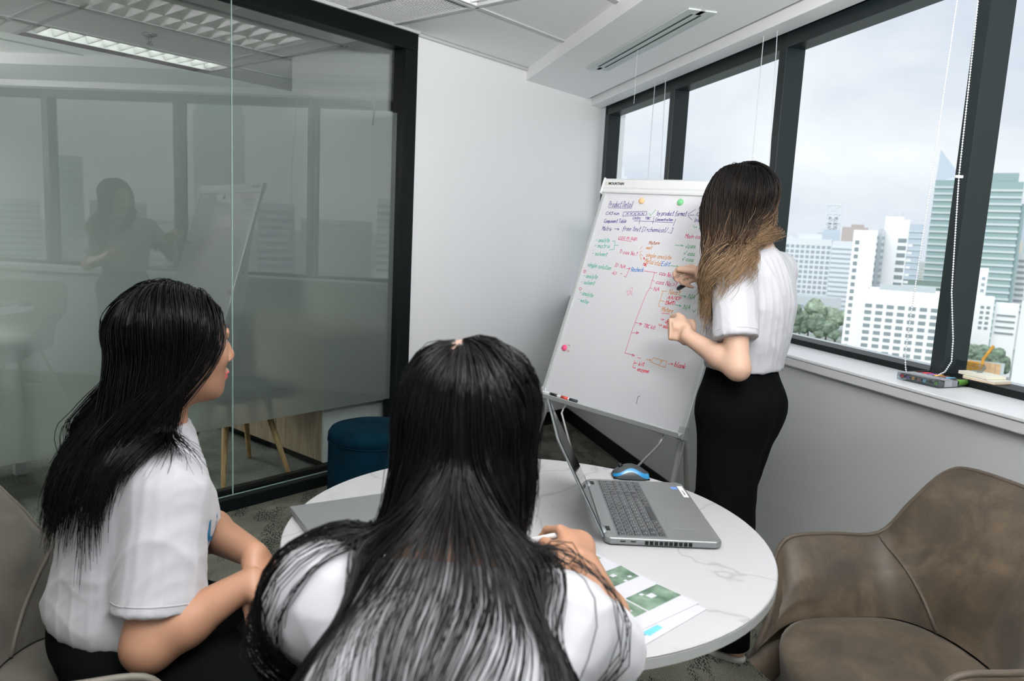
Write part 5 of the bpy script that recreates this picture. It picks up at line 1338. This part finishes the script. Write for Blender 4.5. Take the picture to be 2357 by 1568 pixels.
# ---- the presenter, standing at the flip chart
def presenter():
    az = math.radians(-48); R = UPR(az); f, l, u = R; base = v3(.76, 2.35, 0)
    t = thing('person', 'standing woman with long brown ombre hair, white tee and black trousers, holding a marker', 'person', TR(base))
    pel, wai, che, nk = v3(.738, 2.33, .86), v3(.735, 2.335, 1.01), v3(.752, 2.337, 1.18), v3(.742, 2.337, 1.345)
    shL, shR = v3(.645, 2.228, 1.285), v3(.855, 2.455, 1.285)
    C = v3(.668, 2.305, 1.488); Rh = frame_fwd(math.radians(-32), .26)
    elL, wrL = v3(.655, 2.12, 1.012), v3(.540, 2.27, 1.078)
    elR, wrR = v3(.865, 2.61, 1.09), v3(.700, 2.655, 1.235)
    hipL, knL, anL = v3(.697, 2.275, .85), v3(.70, 2.262, .48), v3(.783, 2.318, .085)
    hipR, knR, anR = v3(.785, 2.385, .85), v3(.735, 2.42, .48), v3(.765, 2.45, .085)
    b = torso(R, pel, wai, che, nk, shL, shR) + [cone(nk, C + v3(-.015, 0, -.06) @ Rh, .050, .047, .03)]
    b += head_prims(C, Rh)
    for sh, el, wr in ((shL, elL, wrL), (shR, elR, wrR)):
        b += [cone(sh, el, .043, .034, .03), cone(el, el * .65 + wr * .35, .034, .034, .02), cone(el * .65 + wr * .35, wr, .034, .0235, .02)]
    for hp, kn, an in ((hipL, knL, anL), (hipR, knR, anR)):
        b += [cone(hp, kn, .080, .05, .03), cone(kn, an, .05, .033, .03)]
        b += [cone(an + v3(0, 0, -.02), an + f * .13 + v3(0, 0, -.055), .032, .020, .02), cone(an - f * .018 + v3(0, 0, -.05), an + v3(0, 0, -.03), .028, .03, .02)]
        for q in range(5): b.append(cone(an + f * .12 + l * (.026 - .013 * q) + v3(0, 0, -.06), an + f * (.175 - .008 * abs(q - 1)) + l * (.030 - .015 * q) + v3(0, 0, -.065), .010, .008, .006))
    fh = unit(v3(.513, 2.365, 1.118) - wrL)
    b += hand(wrL, fh, unit(v3(.1, -.1, 1)), unit(v3(-.1, .8, -.3)), (1.25, 1.35, .8), 1.0, thumb=(.82, .42, .30), tb=(.2, .9))
    fh2 = unit(v3(.632, 2.705, 1.262) - wrR)
    b += hand(wrR, fh2, unit(v3(-.35, -.35, .85)), unit(v3(-.75, .3, -.55)), ((.95, .95, .5), (1.1, 1.05, .6), (1.25, 1.2, .7), (1.3, 1.3, .7)), .95, thumb=(.75, .35, .55), tb=(.3, .3))
    V, F = volume_mesh(b, .0046, (), 1)
    mesh_obj('body', V, F, [M_skin, M_lip, M_scalp, M_scalp], t, base, body_mi(V, F, C, Rh)); face_bits(t, base, C, Rh)
    # tee shirt, tucked in
    sl, c1_ = sleeve(shL, v3(.652, 2.150, 1.094), .062, .066); sr, c2_ = sleeve(shR, v3(.862, 2.56, 1.16), .064, .070)
    tp = [ell(che, (.122, .172, .18), R, .06), ell(wai + v3(.004, 0, .03), (.112, .150, .12), R, .06), ell(che + f * .045 + v3(0, 0, -.01), (.085, .125, .09), R, .05), cone(shL, shR, .060, .060, .05), cone(che, nk + v3(0, 0, -.03), .085, .064, .05), ell(wai + v3(.004, 0, -.02), (.108, .148, .04), R, .03)]
    cuts = [(v3(0, 0, .982), (0, 0, -1), wai + v3(0, 0, -.1), .3), (nk + v3(0, 0, .012), unit(nk + v3(0, 0, .1) - nk + f * .02), nk + v3(0, 0, .05), .13)]
    sh_o = garment('tee_shirt', tp, .005, cuts, M_tee_lit, t, base, .0035, 4, freq=42., limbs=((sl, c1_), (sr, c2_)))
    hem(t, base, shL, c1_[0], .0665, M_tee_lit, sh_o)
    # trousers
    q = [ell(wai + v3(.0, 0, -.05), (.100, .142, .09), R, .06), ell(pel, (.114, .163, .115), R, .06), ell(pel - f * .03 + v3(0, 0, -.02), (.078, .142, .10), R, .05)]
    for hp, kn, an in ((hipL, knL, anL), (hipR, knR, anR)): q += [cone(hp, kn, .105, .088, .05), cone(kn, an + v3(0, 0, -.035) + f * .01, .088, .066, .04)]
    cut = [(v3(0, 0, .988), (0, 0, 1), wai + v3(0, 0, .1), .3)] + [(v3(an[0], an[1], .045), (0, 0, -1), an + v3(0, 0, -.06), .16) for an in (anL, anR)]
    garment('trousers', q, .005, cut, M_trous, t, base, .003, 9)
    # slides
    M_slide = P('pale_grey_foam', (.42, .41, .37), .6)
    for an in (anL, anR):
        g = v3(an[0], an[1], 0) - base; out = []
        for k in range(40):
            a = 2 * PI * k / 40; x = .075 + .125 * math.cos(a); y = (.042 + .006 * math.cos(a)) * math.copysign(abs(math.sin(a)) ** .8, math.sin(a)); out.append(g + f * x + l * y)
        n_ = len(out); m = MB()
        lv = [(.97, .001), (1, .006), (1, .018), (.96, .0225), (.86, .0225), (.82, .0185)]; cg = g + f * .075
        m.grid([[tuple(cg + (p - cg) * s_ + v3(0, 0, z)) for p in out + out[:1]] for s_, z in lv]); m.add([tuple(cg + (p - cg) * .82 + v3(0, 0, .0185)) for p in out], [tuple(range(n_))]); m.add([tuple(cg + (p - cg) * .97 + v3(0, 0, .001)) for p in out], [tuple(range(n_ - 1, -1, -1))])
        m.build('slide_sandal', M_slide, t, smooth=True)
        st = [[tuple(g + f * (x + .02 * math.sin(a)) + l * .05 * math.cos(a) + v3(0, 0, .02 + .052 * math.sin(a))) for a in np.linspace(0, PI, 14)] for x in (.09, .115, .14)]
        o = MB().grid(st).build('sandal_strap', M_slide, t, smooth=True); md = o.modifiers.new('t', 'SOLIDIFY'); md.thickness = .005
    # printed letters on the shirt front
    ce = che + f * .135 + l * .118 + v3(0, 0, -.090) - base
    mt = Matrix((tuple(-l), tuple(u), tuple(f))).transposed().to_4x4(); mt.translation = Vector(ce + f * .04)
    o = text_mesh('shirt_print', 're.', .030, P('navy_print', (.01, .02, .05), .6), t, mt, bold=.0008)
    sw = o.modifiers.new('wrap', 'SHRINKWRAP'); sw.target = sh_o; sw.wrap_method = 'PROJECT'; sw.use_project_z = True; sw.use_negative_direction = True; sw.use_positive_direction = True; sw.offset = .0015
    # hair swept over the near shoulder
    col = [ell(C + v3(-.014, 0, .030) @ Rh, (.099, .083, .089), Rh, .02), ell(C + v3(.025, 0, -.03) @ Rh, (.080, .080, .09), Rh, .03), cone(nk, C, .060, .06, .03)] + tp[:5] + sl
    tgt = v3(.612, 2.235, 0)
    def pull(p, s, sg, rng, d):
        w_ = np.clip((C[2] + .02 - p[:, 2]) / .16, 0, 1)[:, None]
        v_ = tgt - p; v_[:, 2] = 0
        ln = np.linalg.norm(v_, axis=1, keepdims=True)
        return v_ / (ln + .02) * np.clip(ln / .12, 0, 1) * .50 * w_ * (1 + 2.5 * np.clip((p[:, :1] - .69) / .06, 0, 1))
    def tip(p, d, rng):
        zt = np.interp(p[:, 0], [.585, .625, .665, .71, .76], [1.18, 1.18, 1.22, 1.33, 1.375])
        return (((p[:, 2] - zt) * 1.02 + .03) * (1 + .09 * rng.randn(len(p)))).clip(.14, .62)
    strands(t, base, C, Rh, col, 4600, 21, .455, part_y=.012, thick=.018, rad=.00092, segs=24, clump=.68, guides=170, pull=pull, mat=M_ombre, tip=tip, wave=.017, stiff=.62, jitter=.045)
    return t
presenter()
M_penr = P('red_plug_plastic', (.62, .03, .05), .35); M_penb = P('grey_barrel', (.30, .31, .32), .4); M_cap2 = P('charcoal_cap', (.04, .045, .05), .4)
def marker_in_hand():
    a, e = Vector((.6125, 2.80, 1.191)), Vector((.6715, 2.66, 1.262)); d = (e - a)
    mk = thing('marker_pen', 'grey marker with charcoal cap and red end held by the standing woman', 'marker', Matrix.Translation(a))
    p = lambda k: d * k
    MB().tube([p(0), p(.03), p(.42)], [.006, .0085, .0088], 14).build('cap', M_cap2, mk, smooth=True)
    MB().tube([p(.42), p(.95)], .0082, 14).build('barrel', M_penb, mk, smooth=True)
    MB().tube([p(.95), p(1.04)], [.0084, .0075], 14).build('end_plug', M_penr, mk, smooth=True)
marker_in_hand()

# ---- the listener on the left, turned towards the chart
def listener_left():
    R = frame_fwd(math.radians(54), .10); f, l, u = R; base = v3(-.70, 1.38, 0)
    t = thing('person', 'seated woman on the left with straight black hair and her cheek in view, white tee', 'person', TR(base))
    pel, wai, che, nk = v3(-.735, 1.375, .545), v3(-.735, 1.385, .66), v3(-.728, 1.405, .80), v3(-.695, 1.425, .955)
    shL, shR = v3(-.775, 1.545, .865), v3(-.612, 1.302, .862)
    C = v3(-.655, 1.440, 1.118); Rh = frame_fwd(math.radians(50), .02)
    elR, wrR = v3(-.605, 1.205, .622), v3(-.447, 1.262, .722)
    elL, wrL = v3(-.69, 1.57, .70), v3(-.468, 1.335, .738)
    b = torso(R, pel, wai, che, nk, shL, shR) + [cone(nk, C + v3(-.02, 0, -.06) @ Rh, .050, .047, .03)] + head_prims(C, Rh)
    for sh, el, wr in ((shL, elL, wrL), (shR, elR, wrR)):
        b += [cone(sh, el, .050, .044, .03), cone(el, el * .65 + wr * .35, .044, .041, .02), cone(el * .65 + wr * .35, wr, .041, .025, .02)]
    lf = unit(v3(.97, -.05, 0)); legs = []
    for sg, hp in ((-1, pel + v3(.05, -.085, -.03)), (1, pel + v3(.05, .085, -.03))):
        kn = hp + lf * .40 + v3(0, 0, .0); an = kn + v3(-.03, .0, -.40); legs.append((hp, kn, an))
        b += [cone(hp, kn, .075, .052, .03), cone(kn, an, .052, .034, .03), cone(an, an + lf * .12 + v3(0, 0, -.06), .034, .02, .02)]
    b += hand(wrR, v3(.62, .12, -.78), v3(-.12, .98, .05), v3(-.78, -.1, -.62), (.25, .35, .25), .98, thumb=(.7, .6, .2))
    b += hand(wrL, v3(.62, -.15, -.77), v3(-.15, -.97, .07), v3(-.77, 0, -.63), (.25, .35, .25), .98, thumb=(.7, .6, .2))
    V, F = volume_mesh(b, .0046, (), 1)
    mesh_obj('body', V, F, [M_skin2, M_lip, M_scalp, M_scalpl], t, base, body_mi(V, F, C, Rh, part_y=.0)); face_bits(t, base, C, Rh)
    sr, c1_ = sleeve(shR, v3(-.603, 1.238, .668), .068, .082); sl, c2_ = sleeve(shL, v3(-.72, 1.565, .755), .066, .076)
    tp = [ell(che, (.128, .168, .17), R, .06), ell(wai, (.128, .165, .13), R, .06), ell(che + f * .055 + v3(0, 0, -.02), (.095, .13, .09), R, .05), cone(shL, shR, .060, .060, .05), cone(che, nk + v3(0, 0, -.03), .085, .066, .05), ell(pel + v3(0, 0, .06), (.135, .172, .08), R, .05)]
    cuts = [(v3(0, 0, .592), (0, 0, -1), pel + v3(0, 0, -.02), .26), (nk + u * .012, u, nk + u * .05, .13)]
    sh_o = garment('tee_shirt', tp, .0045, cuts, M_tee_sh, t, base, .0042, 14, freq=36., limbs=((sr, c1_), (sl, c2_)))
    hem(t, base, shR, c1_[0], .0818, M_tee_sh, sh_o)
    q = [ell(pel, (.135, .170, .10), R, .05), ell(pel + v3(0, 0, .04), (.118, .15, .08), R, .05)]
    for hp, kn, an in legs: q += [cone(hp, kn, .094, .074, .05), cone(kn, an, .074, .066, .04)]
    garment('trousers', q, .006, [(v3(an[0], an[1], .09), (0, 0, -1), an + v3(0, 0, -.06), .14) for _, _, an in legs] + [(v3(0, 0, .61), (0, 0, 1), pel + v3(0, 0, .13), .2)], M_trous, t, base, .003, 5)
    for _, _, an in legs: shoe(t, base, an, lf, M_white)
    ce = che + f * .20 - l * .080 + v3(0, 0, -.050) - base
    mt = Matrix((tuple(-l), tuple(u), tuple(f))).transposed().to_4x4(); mt.translation = Vector(ce)
    o = text_mesh('shirt_print', 'U', .062, P('sky_blue_print', (.06, .32, .60), .6), t, mt, bold=.002)
    sw = o.modifiers.new('wrap', 'SHRINKWRAP'); sw.target = sh_o; sw.wrap_method = 'PROJECT'; sw.use_project_z = True; sw.use_negative_direction = True; sw.use_positive_direction = True; sw.offset = .0015
    col = [ell(C + v3(-.014, 0, .030) @ Rh, (.097, .077, .089), Rh, .02), ell(C + v3(.042, 0, -.035) @ Rh, (.068, .064, .088), Rh, .03), cone(nk, C, .052, .05, .03)] + tp[:5] + sr + sl
    def pull(p, s, sg, rng, d):
        fr_ = (d[:, :1] > .30) | ((sg[:, None] > 0) & (d[:, :1] > -.1))
        v_ = np.where(fr_ & (p[:, 2:] < C[2] - .15), R[0] * .16 + R[1] * .05, -Rh[0] * np.where(fr_, .55, .12))
        w_ = np.clip((C[2] + .04 - p[:, 2]) / .08, 0, 1)[:, None]
        return v_ * w_
    def tip(p, d, rng): return np.where(d[:, 0] > .30, .43, .335) * (1 + .12 * rng.randn(len(p))).clip(.6, 1.3)
    strands(t, base, C, Rh, col, 4300, 31, .335, tip=tip, part_y=.0, thick=.024, rad=.00095, segs=22, clump=.40, guides=420, pull=pull, stiff=.62, jitter=.035, back_comb=.75)
    return t
listener_left()

# ---- the listener nearest the viewer, seen from behind
def listener_near():
    R = frame_fwd(math.radians(2), .52); f, l, u = R; base = v3(-.05, .60, 0); R0 = UPR(math.radians(2))
    t = thing('person', 'seated woman nearest the viewer, seen from behind with glossy black hair, writing', 'person', TR(base))
    pel, wai, che, nk = v3(-.05, .50, .555), v3(-.052, .57, .70), v3(-.057, .660, .830), v3(-.058, .775, .985)
    shL, shR = v3(-.200, .795, .942), v3(.070, .775, .930)
    C = v3(-.055, .925, 1.108); Rh = frame_fwd(math.radians(1), .42)
    elR, wrR = v3(.162, .965, .795), v3(.150, 1.235, .795)
    elL, wrL = v3(-.285, .975, .795), v3(-.13, 1.19, .792)
    b = torso(R, pel, wai, che, nk, shL, shR) + [cone(nk, C + v3(-.02, 0, -.06) @ Rh, .050, .047, .03)] + head_prims(C, Rh)
    for sh, el, wr in ((shL, elL, wrL), (shR, elR, wrR)):
        b += [cone(sh, el, .048, .041, .03), cone(el, el * .65 + wr * .35, .041, .038, .02), cone(el * .65 + wr * .35, wr, .038, .0245, .02)]
    legs = []
    for sx in (-.09, .09):
        hp = pel + v3(sx, .03, -.03); kn = v3(-.05 + sx * 1.2, .91, .53); an = kn + v3(0, -.06, -.44); legs.append((hp, kn, an))
        b += [cone(hp, kn, .075, .052, .03), cone(kn, an, .052, .034, .03), cone(an, an + v3(0, .12, -.06), .034, .02, .02)]
    b += hand(wrR, v3(-.30, .92, .22), v3(-.80, -.05, .60), v3(-.45, .35, -.82), ((.75, .9, .5), (.95, 1.1, .6), (1.1, 1.2, .7), (1.2, 1.2, .7)), .97, thumb=(.8, .35, .5), tb=(.3, .4))
    b += hand(wrL, v3(.55, .80, -.05), v3(.8, -.55, .1), v3(0, 0, -1), (.25, .35, .25), .97, thumb=(.7, .6, .2))
    V, F = volume_mesh(b, .0045, (), 1)
    mesh_obj('body', V, F, [M_skin2, M_lip, M_scalp, M_scalpl], t, base, body_mi(V, F, C, Rh, part_y=.012)); face_bits(t, base, C, Rh)
    sr, c1_ = sleeve(shR, v3(.132, .895, .838), .058, .065); sl, c2_ = sleeve(shL, v3(-.258, .895, .835), .058, .065)
    tp = [ell(che, (.120, .155, .18), R, .06), ell(wai, (.120, .16, .14), R, .06), cone(shL, shR, .056, .056, .05), cone(che, nk - u * .03, .09, .068, .05), ell(pel + v3(0, .01, .08), (.135, .175, .09), R0, .05)]
    cuts = [(v3(0, 0, .60), (0, 0, -1), pel + v3(0, 0, -.03), .28), (nk + u * .012, u, nk + u * .05, .13)]
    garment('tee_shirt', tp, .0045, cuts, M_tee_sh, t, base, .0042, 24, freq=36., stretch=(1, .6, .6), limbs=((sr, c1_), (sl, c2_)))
    q = [ell(pel, (.135, .172, .10), R0, .05), ell(pel + v3(0, .02, .05), (.118, .15, .08), R0, .05)]
    for hp, kn, an in legs: q += [cone(hp, kn, .094, .074, .05), cone(kn, an, .074, .066, .04)]
    garment('trousers', q, .006, [(v3(an[0], an[1], .09), (0, 0, -1), an + v3(0, 0, -.06), .14) for _, _, an in legs] + [(v3(0, 0, .62), (0, 0, 1), pel + v3(0, 0, .15), .2)], M_trous, t, base, .003, 6)
    for _, _, an in legs: shoe(t, base, an, v3(0, 1, 0), M_white)
    col = [ell(C + v3(-.014, 0, .030) @ Rh, (.097, .077, .089), Rh, .02), ell(C + v3(.038, 0, -.04) @ Rh, (.072, .066, .09), Rh, .03), cone(nk, C, .052, .05, .03)] + tp[:4] + sr + sl
    def pull(p, s, sg, rng, d):
        w_ = np.clip((C[2] - .03 - p[:, 2]) / .12, 0, 1)[:, None]
        k = d[:, 1:2] + .15 * np.sin(d[:, :1] * 23)
        mid = np.concatenate([np.clip((-.075 - p[:, :1]) * 6, -.4, .4), -.10 + 0 * k, 0 * k], 1)
        lk = lockf(d)[:, None]; fw = (np.abs(k) > .42) & ~lk
        lock = np.concatenate([np.clip((-.240 - p[:, :1]) * 7, -.55, .5), np.clip((.745 - p[:, 1:2]) * 5, -.4, .2), 0 * k], 1)
        v_ = np.where(fw, np.where(k < 0, v3(-.06, .60, 0), v3(.06, .60, 0)), np.where(lk, lock, mid))
        return v_ * w_
    kf = lambda d: d[:, 1] + .15 * np.sin(d[:, 0] * 23)
    lockf = lambda d: (kf(d) > .30) & (d[:, 0] < .25)
    def tip(p, d, rng): return np.where((np.abs(kf(d)) > .42) & ~lockf(d), .20, .54) * (1 + .12 * rng.randn(len(p))).clip(.6, 1.3)
    strands(t, base, C, Rh, col, 6000, 41, .52, part_y=.012, thick=.017, rad=.00066, segs=24, clump=.30, guides=700, pull=pull, stiff=.62, jitter=.022, tip=tip, locks=((lockf, .70), (lambda d: (np.abs(kf(d)) < .42) & ~lockf(d), .42)), part_half=.0055, back_comb=.08)
    return t
listener_near()
pn = thing('pen', 'white pen in the hand of the woman nearest the viewer', 'pen', Matrix.Translation((.108, 1.300, .822)))
MB().tube([(0, 0, 0), (-.02, .012, -.010), (-.105, .055, -.052)], [.0052, .0055, .0055], 12).build('barrel', M_white, pn, smooth=True)
MB().tube([(-.105, .055, -.052), (-.125, .066, -.062)], [.005, .001], 12).build('tip', M_grey_met, pn, smooth=True)
